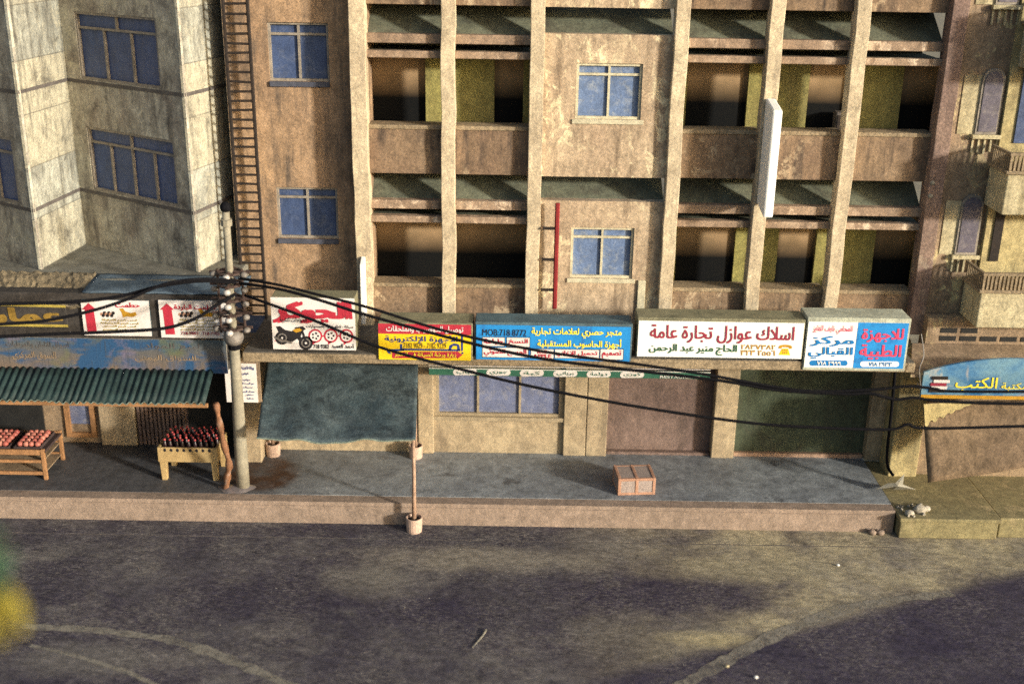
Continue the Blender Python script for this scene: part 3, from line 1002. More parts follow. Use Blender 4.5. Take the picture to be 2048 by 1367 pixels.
ls.box(7.45, 9.32, -2.18, .3, 0, .36)
ls.build('plinth', M['plinth'], RB, bevel=.02)
MB().box(9.37, 13, -2.1, .3, 0, .42).build('plinth', M['plinth'], RB, bevel=.02)

for (u, v) in ((1865,366),(1861,392)):
    p = at(u, v, y=-.01)
    MB().ball(p, .055, 8, 6, (1,.5,.8)).build('fixing', M['paper'], BB, smooth=True)
p, q = at(1672, 224, y=.72), at(1700, 224, y=.72)
t = thing('metal_cabinet', 'small dark cabinet behind the parapet of the upper balcony', 'cabinet', (p.x, .75, Z0[1]+.05))
MB().box(p.x, q.x, .66, .92, Z0[1]+.05, p.z).build('body', M['ledge'], t, bevel=.015)
MB().box(p.x+.03, q.x-.03, .645, .659, Z0[1]+.5, p.z-.05).build('door', M['iron'], t)

# ---------------------------------------------------------------- ladders
def ladder(name, label, x0, x1, z0, z1, y, rail, step, mat, stepmat, left=True):
    t = thing(name, label, 'ladder', ((x0+x1)/2, y, z0))
    for x in ((x0, x1) if left else (x1,)):
        MB().tube([(x, y+random.uniform(-.01,.01), z0+(z1-z0)*k/12) for k in range(13)], rail, 6).build('rail', mat, t)
    k = 0
    z = z0+step*.6
    while z < z1-.05:
        MB().tube([(x0, y, z+random.uniform(-.01,.01)), (x1, y, z+random.uniform(-.012,.012))], rail*.68, 6).build('rung', stepmat, t)
        z += step
    return t


ladder('ladder', 'tall dark rusty ladder running up the wall beside the saw-tooth building', -5.40, -4.95, 3.38, 10.6, .30, .034, .176, M['iron'], M['iron'])
ladder('ladder', 'short red ladder leaning beside the lower middle window', .55, .83, 3.80, 5.92, -.03, .045, .62, M['red_paint'], M['iron'], left=False)

# ---------------------------------------------------------------- signs
s = Sign('shop_sign', 'white square sign with a black motorcycle and big red lettering', ((541,592),(711,599),(710,701),(546,697)), -1.62, .5, M['white'], M['sign_edge'])
s.text('الجوكر', 545, 602, 706, 646, M['red'], .07)
s.text('للدراجات النارية', 560, 633, 614, 644, M['ink'], .012, lift=.014)
s.text('صيانة - قطع غيار - اكسسوارات', 613, 649, 707, 658, M['ink'], .01)
s.text('احمد العميد', 662, 687, 706, 698, M['ink'], .02)
s.text('718 9382', 626, 688, 657, 696.5, M['ink'], .02, ltr=True)
for (u, v, r, k) in ((564,674,14,0),(611,685,14,0)):
    s.disc(u, v, r, M['ink'], .004); s.disc(u, v, r*.66, M['bare_iron'], .006); s.disc(u, v, r*.5, M['ink'], .008); s.disc(u, v, r*.15, M['white'], .010)
s.poly([(552,651),(560,650),(570,658),(583,661),(598,654),(604,661),(601,672),(607,684),(600,683),(594,676),(585,682),(570,682),(562,672),(556,660)], M['ink'], .005)
s.poly([(585,659),(600,652),(604,660),(592,664)], M['gold'], .007)
s.poly([(590,653),(606,651),(612,657),(606,660),(599,655),(590,656)], M['ink'], .008)
s.poly([(549,670),(560,676),(585,683),(583,686),(560,681),(549,674)], M['bare_iron'], .009)
s.poly([(602,660),(606,659),(614,684),(610,685)], M['ink'], .009)
for u, v in ((630,671),(661,671),(692,672)):
    s.disc(u, v, 14, M['red'], .004); s.disc(u, v, 10.5, M['white'], .006)
    s.poly([(u-6,v+11),(u+3,v+12),(u-6,v+18)], M['red'], .004)
    for q in range(5):
        w = q*1.256
        s.disc(u+5.5*math.cos(w), v+5.5*math.sin(w), 2.2, M['ink'], .008, n=8)
s.rect(643, 670, 648, 673, M['red']); s.rect(674, 670, 679, 673, M['red']); s.rect(549, 679, 556, 680.5, M['red'])

s = Sign('shop_sign', 'yellow sign with a red header and blue lettering', ((756,648),(944,650),(940,722),(758,717)), -1.64, .62, M['yellow'], M['sign_edge'], pad=(0,.03,.02,.03))
s.rect(756.5, 648, 944, 668, M['red'])
s.text('توصيل الحواسيب والملحقات', 772, 651, 928, 666, M['white'], .02)
s.text('الأجهزة الإلكترونية', 770, 669, 916, 686, M['navy'], .015)
s.rect(805, 697, 920, 701, M['navy'], part='lettering')
s.poly([(771,697),(808,697),(808,701),(779,701),(783,707),(777,706)], M['navy'], part='lettering')
s.rect(800, 687, 804.5, 699, M['navy'], part='lettering')
s.poly([(896,700),(899,690),(908,686),(918,688),(920,700),(914,700),(914,692),(906,691),(901,700)], M['navy'], part='lettering')
s.rect(922, 671, 926, 702, M['navy'], part='lettering')
s.rect(922, 704, 926, 708, M['navy'], part='lettering')
s.text('7182 9029 - 7182 9239', 807, 685, 892, 695.5, M['ink'], .0, ltr=True)
s.poly([(784,703),(913,703),(913,701),(924,710),(913,718),(913,716),(784,715)], M['red'], part='panel')
s.text('زيارة ورشة الصيانة في المتجر', 789, 704, 911, 716, M['lemon'], .015)

s = Sign('shop_sign', 'wide sky blue sign with yellow lettering and small white boxes', ((953,647),(1262,656),(1259,724),(952,717)), -1.64, .55, M['blue'], M['sign_edge_blue'], pad=(.02,.03,.0,.05))
s.text('MOB:718 8772', 965, 657, 1053, 670, M['ink'], 0, ltr=True)
s.text('متجر حصري لعلامات تجارية', 1063, 656, 1243, 676, M['lemon'], .025)
s.text('أجهزة الحاسوب المستقبلية', 1075, 677, 1243, 697, M['lemon'], .025)
for (a, b, c, d, t) in ((965,673,1009,690,'طباعة'),(1014,674,1059,692,'النسخ'),(965,694,1056,713,'المسح الضوئي'),(1110,699,1198,716,'تحميل الاغاني'),(1201,699,1246,719,'تصميم')):
    s.rect(a-1.2, b-1.2, c+1.2, d+1.2, M['ink'], .002)
    s.rect(a, b, c, d, M['white'], .004)
    s.text(t, a+3, b+2, c-3, d-2.5, M['red'], .03)
s.rect(1061, 696.5, 1108, 716.5, M['ink'], .002); s.rect(1062, 697.5, 1107, 715.5, M['white'], .004)
s.text('IOS', 1075, 699, 1094, 706, M['red'], .03, ltr=True)
s.text('APPLE', 1066, 707.5, 1103, 714.5, M['red'], .03, ltr=True)

s = Sign('shop_sign', 'long white sign with maroon lettering and a yellow telephone', ((1277,640),(1607,647),(1604,719),(1275,711)), -1.63, .55, M['white_clean'], M['sign_edge'], pad=(.02,.02,.01,.06))
s.text('اسلاك عوازل تجارة عامة', 1300, 650, 1588, 686, M['maroon'], .02)
s.text('الحاج منير عبد الرحمن', 1299, 687, 1475, 709, M['green'], .025)
s.text('٢٨٣٧٣٨٢', 1483, 689, 1552, 698.5, M['gold'], .01, ltr=True)
s.text('٣٢٣ ٢٥٥٦', 1483, 700, 1552, 711, M['gold'], .01, ltr=True)
s.poly([(1558,693),(1561,690.5),(1568,689.5),(1575,689.5),(1582,691),(1585,694),(1584,698),(1579,698),(1578,695),(1565,694.5),(1563,697.5),(1558,697)], M['gold'], .004)
s.poly([(1565,697),(1577,697),(1582,711),(1559,710)], M['yellow'], .005)
for i in range(3):
    for j in range(3): s.disc(1567+i*4, 700+j*3.2, 1.1, M['maroon'], .008, n=8)

s = Sign('shop_sign', 'sign box half white and half blue at the right end of the canopy', ((1617,643),(1817,646),(1807,737),(1608,734)), -1.64, .6, M['white_clean'], M['sign_edge_pale'], pad=(.02,.04,.06,.08))
s.poly([(1716,644.5),(1817,646),(1807,737),(1706.5,735.5)], M['blue'], part='panel')
s.text('المحامي نايف الفايز', 1626, 650, 1705, 668, M['rose'], .012)
s.text('مركز', 1620, 671, 1708, 692, M['blue_text'], .03)
s.text('القبالي', 1617, 693, 1706, 717, M['blue_text'], .03)
s.pill(1619, 720, 1696, 731, M['blue_text'])
s.text('٧١٨ ٢٩٩٩', 1634, 721.5, 1682, 729.5, M['white_clean'], .02, ltr=True)
s.text('للاجهزة', 1723, 656, 1807, 684, M['rose'], .03)
s.text('الطبية', 1719, 688, 1803, 718, M['rose'], .03)
s.pill(1721, 722, 1799, 733, M['white_clean'], .005)
s.text('٧١٨ ٢٩٣٣', 1738, 723.5, 1785, 731.5, M['blue_text'], .02, ltr=True)

for (dx, q, lab, head, num) in ((0, ((162,600),(298,601),(302,671),(168,671)), 'weathered white sign with a red up arrow nearest the gold letters', 'حطمت', None),
                           (156, ((317,600),(455,602),(462,677),(322,674)), 'white sign with a red up arrow partly behind the utility pole', 'حطمت الباردة', '718-9882   718-7702')):
    s = Sign('shop_sign', lab, q, -1.46, .06, M['white'], M['sign_edge_blue'], group='arrow signs')
    s.poly([(178+dx,606),(193+dx,619),(188+dx,619),(194+dx,668),(175+dx,668),(170+dx,619),(164+dx,619)], M['red'], .004, 'panel')
    if num: s.text(head, 349, 608, 432, 621, M['red'], .03)
    else: s.text(head, 232, 604, 281, 614, M['red'], .03)
    for k in range(9): s.disc(204+dx+k*2.9, 628+3*math.sin(k*2.1), 3.4, M['ink'] if k % 3 else M['brick'], .004+.0006*k, n=9)
    s.poly([(239+dx,617),(247+dx,616),(251+dx,622),(262+dx,625),(272+dx,623),(274+dx,629),(266+dx,633),(254+dx,632),(246+dx,634),(244+dx,625)], M['gold'], .004)
    for k, t in enumerate(('ايس كريم الفراولة', 'ايس كريم الشوكولاتة', 'ايس كريم الفستق', 'ايس كريم السمسم')):
        w = (3, 0, 5, 5)[k]
        s.text(t, 201+dx+w, 637+k*6.3, 277+dx-w, 642.5+k*6.3, M['olive_ink'], .025)
    if num: s.text(num, 362, 663, 440, 669, M['maroon'], .02, ltr=True)

s = Sign('shop_sign', 'dark old sign with large gold letters at the far left', ((-70,612),(132,610),(132,648),(-70,650)), -1.44, .05, M['fascia'], M['fascia'])
s.text('عمارة', -48, 614, 126, 650, M['old_gold'], .05)
for pts in ([(-70,607),(134,607),(134,612),(-70,612)], [(-70,648),(134,646),(134,651),(-70,653)]):
    s.poly(pts, M['olive_ink'], .012, 'border')

s = Sign('banner', 'long faded blue and tan painted banner above the green tin awning', ((-70,676),(452,678),(455,745),(-70,740)), -1.45, .04, M['banner'], M['saw_dark'], cat='banner')
s.text('اسواق الالبان والمرطبات', 15, 683, 140, 697, M['ledge'], .0)
s.text('السوق المركزي', 25, 703, 112, 723, M['shop_dim'], .0)
s.text('لبيع المواد', 290, 684, 400, 700, M['ledge'], .0)
s.text('السواق اليمني', 270, 708, 392, 724, M['shop_dim'], .0)

s = Sign('notice', 'white paper notice with dark blue handwriting hanging behind the utility pole', ((446,727),(510,726),(518,802),(456,806)), -1.25, .03, M['white'], M['shop_dim'], cat='notice', pad=(.02,.07,.01,.09))
for (t, a, b, c, d) in (('ورقة قانونية الطلبات عاجل', 450, 731, 507, 739), ('عرض خاص', 468, 742, 497, 749), ('مواعيد العمل', 470, 756, 500, 761), ('من السبت الى الخميس', 466, 763, 508, 768), ('صباحا', 484, 771, 506, 775), ('مساء الجمعة', 480, 779, 510, 784), ('مغلق', 492, 786, 508, 790), ('شكرا', 496, 793, 509, 797)):
    s.text(t, a, b, c, d, M['navy'], .03)

s = Sign('menu_strip', 'narrow green strip of dish names in white ovals under the canopy', ((858,731),(1420,748),(1420,762),(858,745)), .0, .05, M['strip_green'], M['strip_green'], cat='sign')
s.rect(858, 734, 1420, 735.6, M['white'], .002); s.rect(858, 739.5, 1420, 741, M['white'], .002)
for k, t in enumerate(('كباب', 'جوزي', 'كبة', 'برياني', 'دولمة', 'كوزي')):
    c = 930+k*66.8
    dv = (c-858)/562*17
    s.pill(c-24, 732+dv, c+24, 744.5+dv, M['white'], .005)
    s.text(t, c-17, 734+dv, c+17, 743+dv, M['strip_green'], .012)
s.text('RESTAURANT', 1320, 754, 1400, 759, M['white'], .01, ltr=True)

# arched board of the book shop
bx0, bz0 = 7.76, 2.60
broot = thing('shop_sign', 'arched blue board with yellow lettering and a stack of books', 'sign', (9, -1.4, 2.6))
npt = 24
outl = [(bx0,bz0),(11.2,bz0)]+[(11.2-(11.2-bx0)*k/npt, bz0+.52+.30*math.sin(math.pi*min(1, (1-k/npt)*1.02))**.8) for k in range(npt+1)]
MB().slab(outl, -1.44, -1.38).build('board', M['book'], broot)
MB().box(bx0, 11.2, -1.455, -1.442, bz0+.001, bz0+.07).build('border', M['gold'], broot)
class Loc:                                        # lettering on that board in metres
    pass
def board_text(t, x0, x1, z0, z1, mat, bold):
    def done(tris, a0, a1, b0, b1):
        mb = MB()
        for tr, dz in tris:
            mb.add([(x0+(q.x-a0)*(x1-x0)/(a1-a0), -1.448-dz, z0+(q.y-b0)*(z1-z0)/(b1-b0)) for q in tr], [(0,1,2)])
        mb.build('lettering', mat, broot)
    text_job(t, bold, done)
board_text('الكتب', 8.38, 9.17, 2.76, 3.04, M['lemon'], .015)
board_text('مكتبة', 9.25, 9.75, 2.78, 2.94, M['lemon'], .01)
for k, (m_, dx) in enumerate((('iron',0),('white',.03),('maroon',.01),('white',.06),('iron',.02))):
    MB().box(7.90+dx, 8.20+dx, -1.452-.002*k, -1.442, 2.72+k*.066, 2.78+k*.066).build('emblem', M[m_], broot)

# blank projecting signs
t = thing('projecting_sign', 'blank white slab sign sticking out from the upper right pillar', 'sign', (4.72, -.4, 5.85), 'blank projecting signs')
MB().hexa([(4.63,-.72,5.86),(4.81,-.72,5.86),(4.81,-.02,5.98),(4.63,-.02,5.98),(4.63,-.72,7.84),(4.81,-.72,7.84),(4.81,-.02,7.96),(4.63,-.02,7.96)]).build('panel', M['white_clean'], t, bevel=.03)
MB().box(4.68, 4.76, -.04, .02, 6.3, 6.4).build('bracket', M['iron'], t)
t = thing('projecting_sign', 'narrow white slab sign on the left corner pillar above the motorcycle sign', 'sign', (-2.9, -.3, 3.5), 'blank projecting signs')
MB().hexa([(-2.96,-.30,3.5),(-2.88,-.30,3.5),(-2.88,-.02,3.6),(-2.96,-.02,3.6),(-2.96,-.30,4.7),(-2.88,-.30,4.7),(-2.88,-.02,4.8),(-2.96,-.02,4.8)]).build('panel', M['white_clean'], t, bevel=.01)
MB().box(-2.94, -2.90, -.04, .02, 3.9, 4.0).build('bracket', M['iron'], t)

# ---------------------------------------------------------------- utility pole
PB, PT = Vector((-5.22,-1.45,.47)), Vector((-5.02,-2.05,6.15))
t = thing('utility_pole', 'cream utility pole with a dark ball cap and a cluster of insulators', 'utility pole', PB)
pt = lambda f: PB+(PT-PB)*f
MB().tube([pt(f) for f in (0,.12,.3,.42,.55)], [.135,.13,.115,.105,.095], 10).build('base_shaft', M['cream'], t, smooth=True)
MB().tube([pt(f) for f in (.55,.7,.85,1)], [.072,.07,.068,.066], 10).build('shaft', M['cream'], t, smooth=True)
MB().tube([pt(.535), pt(.555)], [.118,.118], 10).build('collar', M['black'], t)
MB().ball(pt(1)+Vector((0,0,.07)), .1, 10, 8).build('cap', M['black'], t, smooth=True)
MB().tube([pt(.955), pt(.975)], [.1,.1], 10).build('collar', M['cream'], t)
fr = MB()
cw = .36
ax = lambda f, dx, dy=0: pt(f)+Vector((dx, dy, 0))
for f in (.61,.66,.71,.76,.80):
    for dx in (-.3,.3): pass
    fr.tube([ax(f,-cw), ax(f,cw)], .03, 6)
    fr.tube([ax(f,0,-.3), ax(f,0,.3)], .03, 6)
    fr.tube([ax(f,.22*math.cos(w), .0)+Vector((0,.22*math.sin(w),0)) for w in [2*math.pi*k/12 for k in range(13)]], .028, 6)
for dx in (-.22,.22): fr.tube([ax(.59,dx), ax(.81,dx)], .024, 6)
fr.build('crossarm', M['brown_metal'], t)
for f in (.605,.65,.695,.745,.795):
    for dx, dy in ((-.28,-.05),(0,-.27),(.27,-.08)):
        c = ax(f, dx, dy)
        MB().ball(c, .07, 10, 7, (1,1,.8)).build('insulator', M['insulator' if abs(dx) < .1 else 'bare_iron'], t, smooth=True)
MB().tube([pt(.555), pt(.575), pt(.60)], [.15,.19,.15], 12).build('drum', M['bare_iron'], t, smooth=True)
rs = MB()
rs.grid(lambda u, v: Vector((PB.x-.12+.36*v*math.cos(2*math.pi*u)*(1+.12*math.sin(6*math.pi*u)), PB.y-.05+.22*v*math.sin(2*math.pi*u), .485+.055*(1-v*v))), 24, 6)
rs.build('footing', M['resin'], t, smooth=True)

# ---------------------------------------------------------------- cables
def smooth_path(p, k=8):
    out = []
    for i in range(len(p)-1):
        a, b, c, d = p[max(i-1,0)], p[i], p[i+1], p[min(i+2,len(p)-1)]
        for j in range(k):
            s_ = j/k
            out.append(.5*((2*b)+(c-a)*s_+(2*a-5*b+4*c-d)*s_*s_+(3*b-a-3*c+d)*s_**3))
    return out+[p[-1]]


def cable(label, px, y0, y1, r):
    us = [q[0] for q in px]
    ps = [at(u, v, y=y0+(y1-y0)*math.sqrt((u-us[0])/(us[-1]-us[0]))) for u, v in px]
    mb = MB().tube(smooth_path(ps), r, 7)
    return tag(mb.build('power_cable', M['black'], smooth=True), label, 'cable', 'cables hung from the utility pole')


cable('uppermost black cable running right from the pole across the motorcycle sign', [(478,556),(560,570),(640,590),(735,614),(900,664),(1090,703),(1290,730),(1420,750),(1600,780),(1740,779),(1815,772),(1870,777),(1905,782),(2120,782),(2600,776),(3300,722)], -2.1, -4.3, .026)
cable('black cable close under the uppermost one, running across the yellow sign', [(480,566),(560,578),(640,600),(735,630),(930,683),(1080,716),(1250,738),(1430,759),(1560,780),(1690,787),(1740,786),(1790,798),(1830,795),(1900,803),(2120,807),(2600,801),(3300,747)], -2.1, -4.3, .028)
cable('lowest black cable sagging across the shopfronts to the right', [(490,590),(540,608),(640,645),(760,694),(930,740),(1090,778),(1290,815),(1500,845),(1650,855),(1780,858),(1815,848),(1860,856),(2120,850),(2600,844),(3300,790)], -2.1, -4.3, .027)
cable('lowest black cable running left from the pole across both arrow signs', [(470,588),(430,612),(390,637),(330,656),(230,663),(100,668),(0,673),(-90,678),(-500,684),(-1000,648)], -2.1, -4.3, .03)
cable('black cable running left from the pole along the top of the arrow signs', [(470,565),(400,562),(320,572),(240,592),(150,603),(0,608),(-90,612),(-500,618),(-1000,582)], -2.1, -4.3, .03)
cable('black cable drooping left from the pole across the gold letters', [(470,560),(400,558),(330,568),(250,600),(180,622),(90,641),(0,648),(-90,652),(-500,658),(-1000,622)], -2.1, -4.6, .028)

# ---------------------------------------------------------------- corrugated tin awning on a crooked post
t = thing('tin_awning', 'dark green corrugated tin awning over the left shops', 'awning', (-8, -1.5, 2.6))
nx = 420
ax0, ax1 = -12.4, -5.62
def tin(u, v):
    x = ax0+(ax1-ax0)*u
    return Vector((x, -1.46-.74*v, 2.93-.36*v+(.021+.007*math.sin(x*5.3))*math.sin(x*2*math.pi/.13+.5*math.sin(x*2.3))+(.014*math.sin(x*1.9)+.012*math.sin(x*7.1))*v))
MB().grid(tin, nx, 3).build('sheet', M['tin'], t, smooth=True, solid=.012)
lip = MB()
lip.grid(lambda u, v: tin(u, 1)+Vector((0,-.012-.004*v,-.016+.022*v)), nx, 1)
lip.build('lip', M['tin_edge'], t)
MB().box(ax0, ax1+.02, -2.10, -2.04, 2.44, 2.52).build('beam', M['wood_brown'], t, bevel=.01)
pp = [at(432,806,y=-2.07), at(438,840,y=-2.0), at(447,885,y=-1.85), at(458,925,y=-1.7), at(455,950,y=-1.6), at(452,976,y=-1.52)]
pp = smooth_path([Vector(p) for p in pp], 5)
MB().tube(pp, [.055+.014*math.sin(i*1.3)+.012*(i/len(pp)) for i in range(len(pp))], 8).build('post', M['rust_post'], t, smooth=True)

# ---------------------------------------------------------------- cloth awning with its weighted posts
t = thing('cloth_awning', 'dark teal cloth awning sloping out over the pavement', 'awning', (-3.2, -1, .0))
def cl(u, v):
    x = -4.93+u*3.05+(.22*v if u < .001 else .2*v*(1-u))
    sag = -.10*math.sin(math.pi*u)*v-.07*math.sin(math.pi*v)
    return Vector((x+.12*v*u, -.05-2.13*v, 2.60-.66*v+sag+.022*math.sin(u*15+v*4)*(.3+v)+.02*math.sin(u*6-v*9)+.014*math.sin(u*31-v*7)*v))
MB().grid(cl, 40, 28).build('cloth', M['cloth'], t, smooth=True, solid=.02)
hm = MB().tube([cl(i/30, 1)+Vector((0,-.01,-.01)) for i in range(31)], .016, 6)
hm.build('hem', M['tin_edge'], t)
MB().tube([cl(.985,.99)+Vector((0,0,-.02)), Vector((-1.80,-2.2,1.1)), Vector((-1.81,-2.2,.18))], [.032,.036,.045], 8).build('post', M['pipe'], t, smooth=True)
MB().tube([Vector((-1.97,.0,2.55)), Vector((-1.96,.02,.6))], .035, 8).build('post', M['pipe'], t, smooth=True)
MB().tube([Vector((-4.92,.0,2.55)), Vector((-4.92,.02,.6))], .035, 8).build('post', M['pipe'], t, smooth=True)


def bucket(p, label, r=.155, h=.30):
    t = thing('bucket_weight', label, 'bucket', p, 'concrete buckets holding the awning posts')
    p = Vector(p)
    q = lambda z: p+Vector((0,0,z))
    n = 20
    rs_ = [(r*.94,0),(r,h*.5),(r*1.02,h),(r*.86,h),(r*.86,h*.8)]
    vs, fs = [], []
    for rr, z in rs_:
        vs += [p+Vector((rr*math.cos(2*math.pi*k/n), rr*math.sin(2*math.pi*k/n), z)) for k in range(n)]
    for i in range(len(rs_)-1):
        fs += [(i*n+k, i*n+(k+1) % n, (i+1)*n+(k+1) % n, (i+1)*n+k) for k in range(n)]
    fs.append(tuple(range(n-1,-1,-1)))
    MB().add(vs, fs).build('shell', M['concrete'], t, bevel=.006)
    MB().tube([q(h*.62), q(h*.8)], r*.85, n).build('filling', M['dark'], t)
    return t


bucket((-1.81,-2.2,.0), 'concrete filled bucket standing on the street against the kerb')
bucket((-1.96,.02,.48), 'concrete filled bucket under the right rear post of the cloth awning', .14, .28)
bucket((-4.92,.02,.48), 'concrete filled bucket under the left rear post of the cloth awning', .15, .28)

# ---------------------------------------------------------------- tables
t = thing('table', 'yellow wooden table crowded with red capped bottles', 'table', (-6.3,-.85,.48), 'market tables')
tx0, tx1, ty0, ty1, tz = -6.92, -5.74, -1.2, -.42, 1.14
MB().box(tx0, tx1, ty0, ty0+.05, tz-.26, tz+.05).build('apron', M['wood'], t, bevel=.01)
MB().box(tx1-.05, tx1, ty0+.05, ty1, tz-.26, tz+.05).build('apron', M['wood'], t, bevel=.01)
MB().box(tx0, tx0+.05, ty0+.05, ty1, tz-.26, tz+.05).build('apron', M['wood'], t, bevel=.01)
MB().box(tx0+.05, tx1-.05, ty0+.05, ty1, tz-.10, tz-.05).build('tabletop', M['tray'], t)
for x in (tx0+.02, tx1-.15):
    for y in (ty0+.01, ty1-.14):
        MB().hexa([(x+.02,y,.48),(x+.12,y,.48),(x+.12,y+.11,.48),(x+.02,y+.11,.48),(x,y,tz-.262),(x+.13,y,tz-.262),(x+.13,y+.13,tz-.262),(x,y+.13,tz-.262)]).build('leg', M['wood'], t, bevel=.008)
sp = MB()
for i in range(8): sp.ball((tx0+.15+i*.125, ty0-.002, tz+.0), .03, 7, 5, (1,.2,1.2))
sp.build('stains', M['ink'], t)
first = None
for j in range(6):
    for i in range(9):
        x = tx0+.12+i*.118+(.05 if j % 2 else 0)+random.uniform(-.012,.012); y = ty0+.13+j*.118+random.uniform(-.012,.012)
        if first is None:
            first = thing('bottle', 'dark bottle with a small red cap packed among the others on the yellow table', 'bottle', (x,y,tz-.05), 'bottles on the yellow table')
            p = Vector((x,y,tz-.05))
            MB().tube([p, p+Vector((0,0,.12)), p+Vector((0,0,.17)), p+Vector((0,0,.21))], [.044,.044,.026,.02], 8).build('glass', M['bottle'], first, smooth=True)
            MB().tube([p+Vector((0,0,.205)), p+Vector((0,0,.235))], [.022,.020], 8).build('cap', M['cap'], first)
        else:
            dup(first, loc=(x,y,tz-.05+random.uniform(-.015,.01)))

t = thing('table', 'brown slatted wooden table holding two trays of pink fruit', 'table', (-10,-.8,.48), 'market tables')
tx0, tx1, ty0, ty1, tz = -11.2, -9.12, -1.26, -.32, 1.10
MB().box(tx0, tx1, ty0+.02, ty1-.02, tz-.06, tz-.01).build('tabletop', M['tray'], t)
for y in (ty0, ty1-.05):
    MB().box(tx0+.07, tx1-.07, y, y+.05, tz-.09, tz+.02).build('rail', M['wood_brown'], t, bevel=.008)
    MB().box(tx0+.07, tx1-.07, y, y+.05, .84, .90).build('rail', M['wood_brown'], t, bevel=.008)
    MB().box(tx0+.07, tx1-.07, y, y+.05, .58, .65).build('rail', M['wood_brown'], t, bevel=.008)
    for x in (tx0, tx1-.07): MB().box(x, x+.07, y-.01, y+.06, .48, tz+.03).build('leg', M['wood_brown'], t, bevel=.008)
for z in (.60, .86): MB().box(tx0+.05, tx1-.05, ty0+.06, ty1-.06, z, z+.02).build('shelf', M['shop_dim'], t)
TR = []
for k, (x0, x1) in enumerate(((-9.72,-9.24),(-10.34,-9.86))):
    tr = thing('fruit_tray', ['shallow dark tray of pink fruit at the right end of the brown table', 'shallow dark tray of pink fruit cut by the left edge of the photo'][k], 'tray', ((x0+x1)/2,-.8,tz), 'fruit trays')
    MB().box(x0, x1, -1.16, -.44, tz-.008, tz+.015).build('base', M['tray'], tr)
    for a, b, c, d in ((x0,x1,-1.18,-1.16),(x0,x1,-.44,-.42),(x0-.02,x0,-1.18,-.42),(x1,x1+.02,-1.18,-.42)):
        MB().box(a, b, c, d, tz-.008, tz+.05).build('side', M['tray'], tr)
    f0 = None
    for i in range(4):
        for j in range(5):
            p = (x0+.07+i*.113+random.uniform(-.01,.01), -1.08+j*.135+random.uniform(-.01,.01), tz+.07)
            lab = ['round pink fruit lying in the tray at the right end of the brown table', 'round pink fruit lying in the tray by the left photo edge'][k]
            if f0 is None:
                mb = MB().ball(p, .06, 10, 8, (1,1,.92))
                f0 = bpy.data.objects.new('fruit', None)
                bpy.data.objects.remove(f0)
                me_mb = MB().ball((0,0,0), .06, 10, 8, (1,1,.92))
                f0 = me_mb.build('fruit', M['fruit'], smooth=True)
                f0.location = p
                tag(f0, lab, 'fruit', 'fruit in the tray '+('at the end' if k == 0 else 'by the edge'))
            else:
                c = dup(f0, loc=p)

# ---------------------------------------------------------------- crate on the pavement
rz = Matrix.Translation(Vector((2.45,-1.2,.48))) @ Matrix.Rotation(R(5), 4, 'Z')
t = thing('crate', 'orange slatted crate with grey panels lying on the pavement', 'crate', (2.45,-1.2,.48))
cw_, cd_, ch_ = .74, .62, .36
fr = MB(rz)
for x in (-cw_/2, -.03, cw_/2-.06):
    fr.box(x, x+.06, -cd_/2, -cd_/2+.06, .0, ch_)
    fr.box(x, x+.06, cd_/2-.06, cd_/2, .0, ch_)
    fr.box(x, x+.06, -cd_/2+.06, cd_/2-.06, ch_-.05, ch_)
for z in (0, ch_-.06):
    for y in (-cd_/2+.004, cd_/2-.056): 
        fr.box(-cw_/2+.06, -.03, y, y+.05, z, z+.055); fr.box(.03, cw_/2-.06, y, y+.05, z, z+.055)
    for x in (-cw_/2+.004, cw_/2-.056): fr.box(x, x+.05, -cd_/2+.06, cd_/2-.06, z+.002, z+.048)
fr.build('frame', M['brick'], t, bevel=.008)
pn = MB(rz)
pn.box(-cw_/2+.012, cw_/2-.012, -cd_/2+.012, cd_/2-.012, .01, ch_-.010)
pn.build('panel', M['mesh_grey'], t)

# ---------------------------------------------------------------- plywood sheet and litter at the right
t = MB()
c4 = [at(1846,806,y=-1.2), at(2110,796,y=-1.2), at(2110,922,y=-2.0), at(1857,966,y=-1.9)]
def ply(u, v):
    a = Vector(c4[0]).lerp(Vector(c4[1]), u); b = Vector(c4[3]).lerp(Vector(c4[2]), u)
    return a.lerp(b, v)+Vector((0, .03*math.sin(u*5+v*2), 0))
t.grid(ply, 16, 10)
tag(t.build('plywood_sheet', M['ply'], smooth=True, solid=.03), 'brown plywood sheet leaning out under the arched blue board', 'board')
t = MB()
def torn(u, v):
    k = 1-u
    a = ply(u*.42, 0)+Vector((0,-.03,.0))
    return a+(ply(u*.42, .30)-ply(u*.42, 0))*v*(k*.9+.10*math.sin(u*40)*k)+Vector((0,-.012,.0))
t.grid(torn, 40, 4)
tag(t.build('torn_cardboard', M['raw_edge'], solid=.008), 'torn yellow cardboard strip along the top of the plywood sheet', 'cardboard')

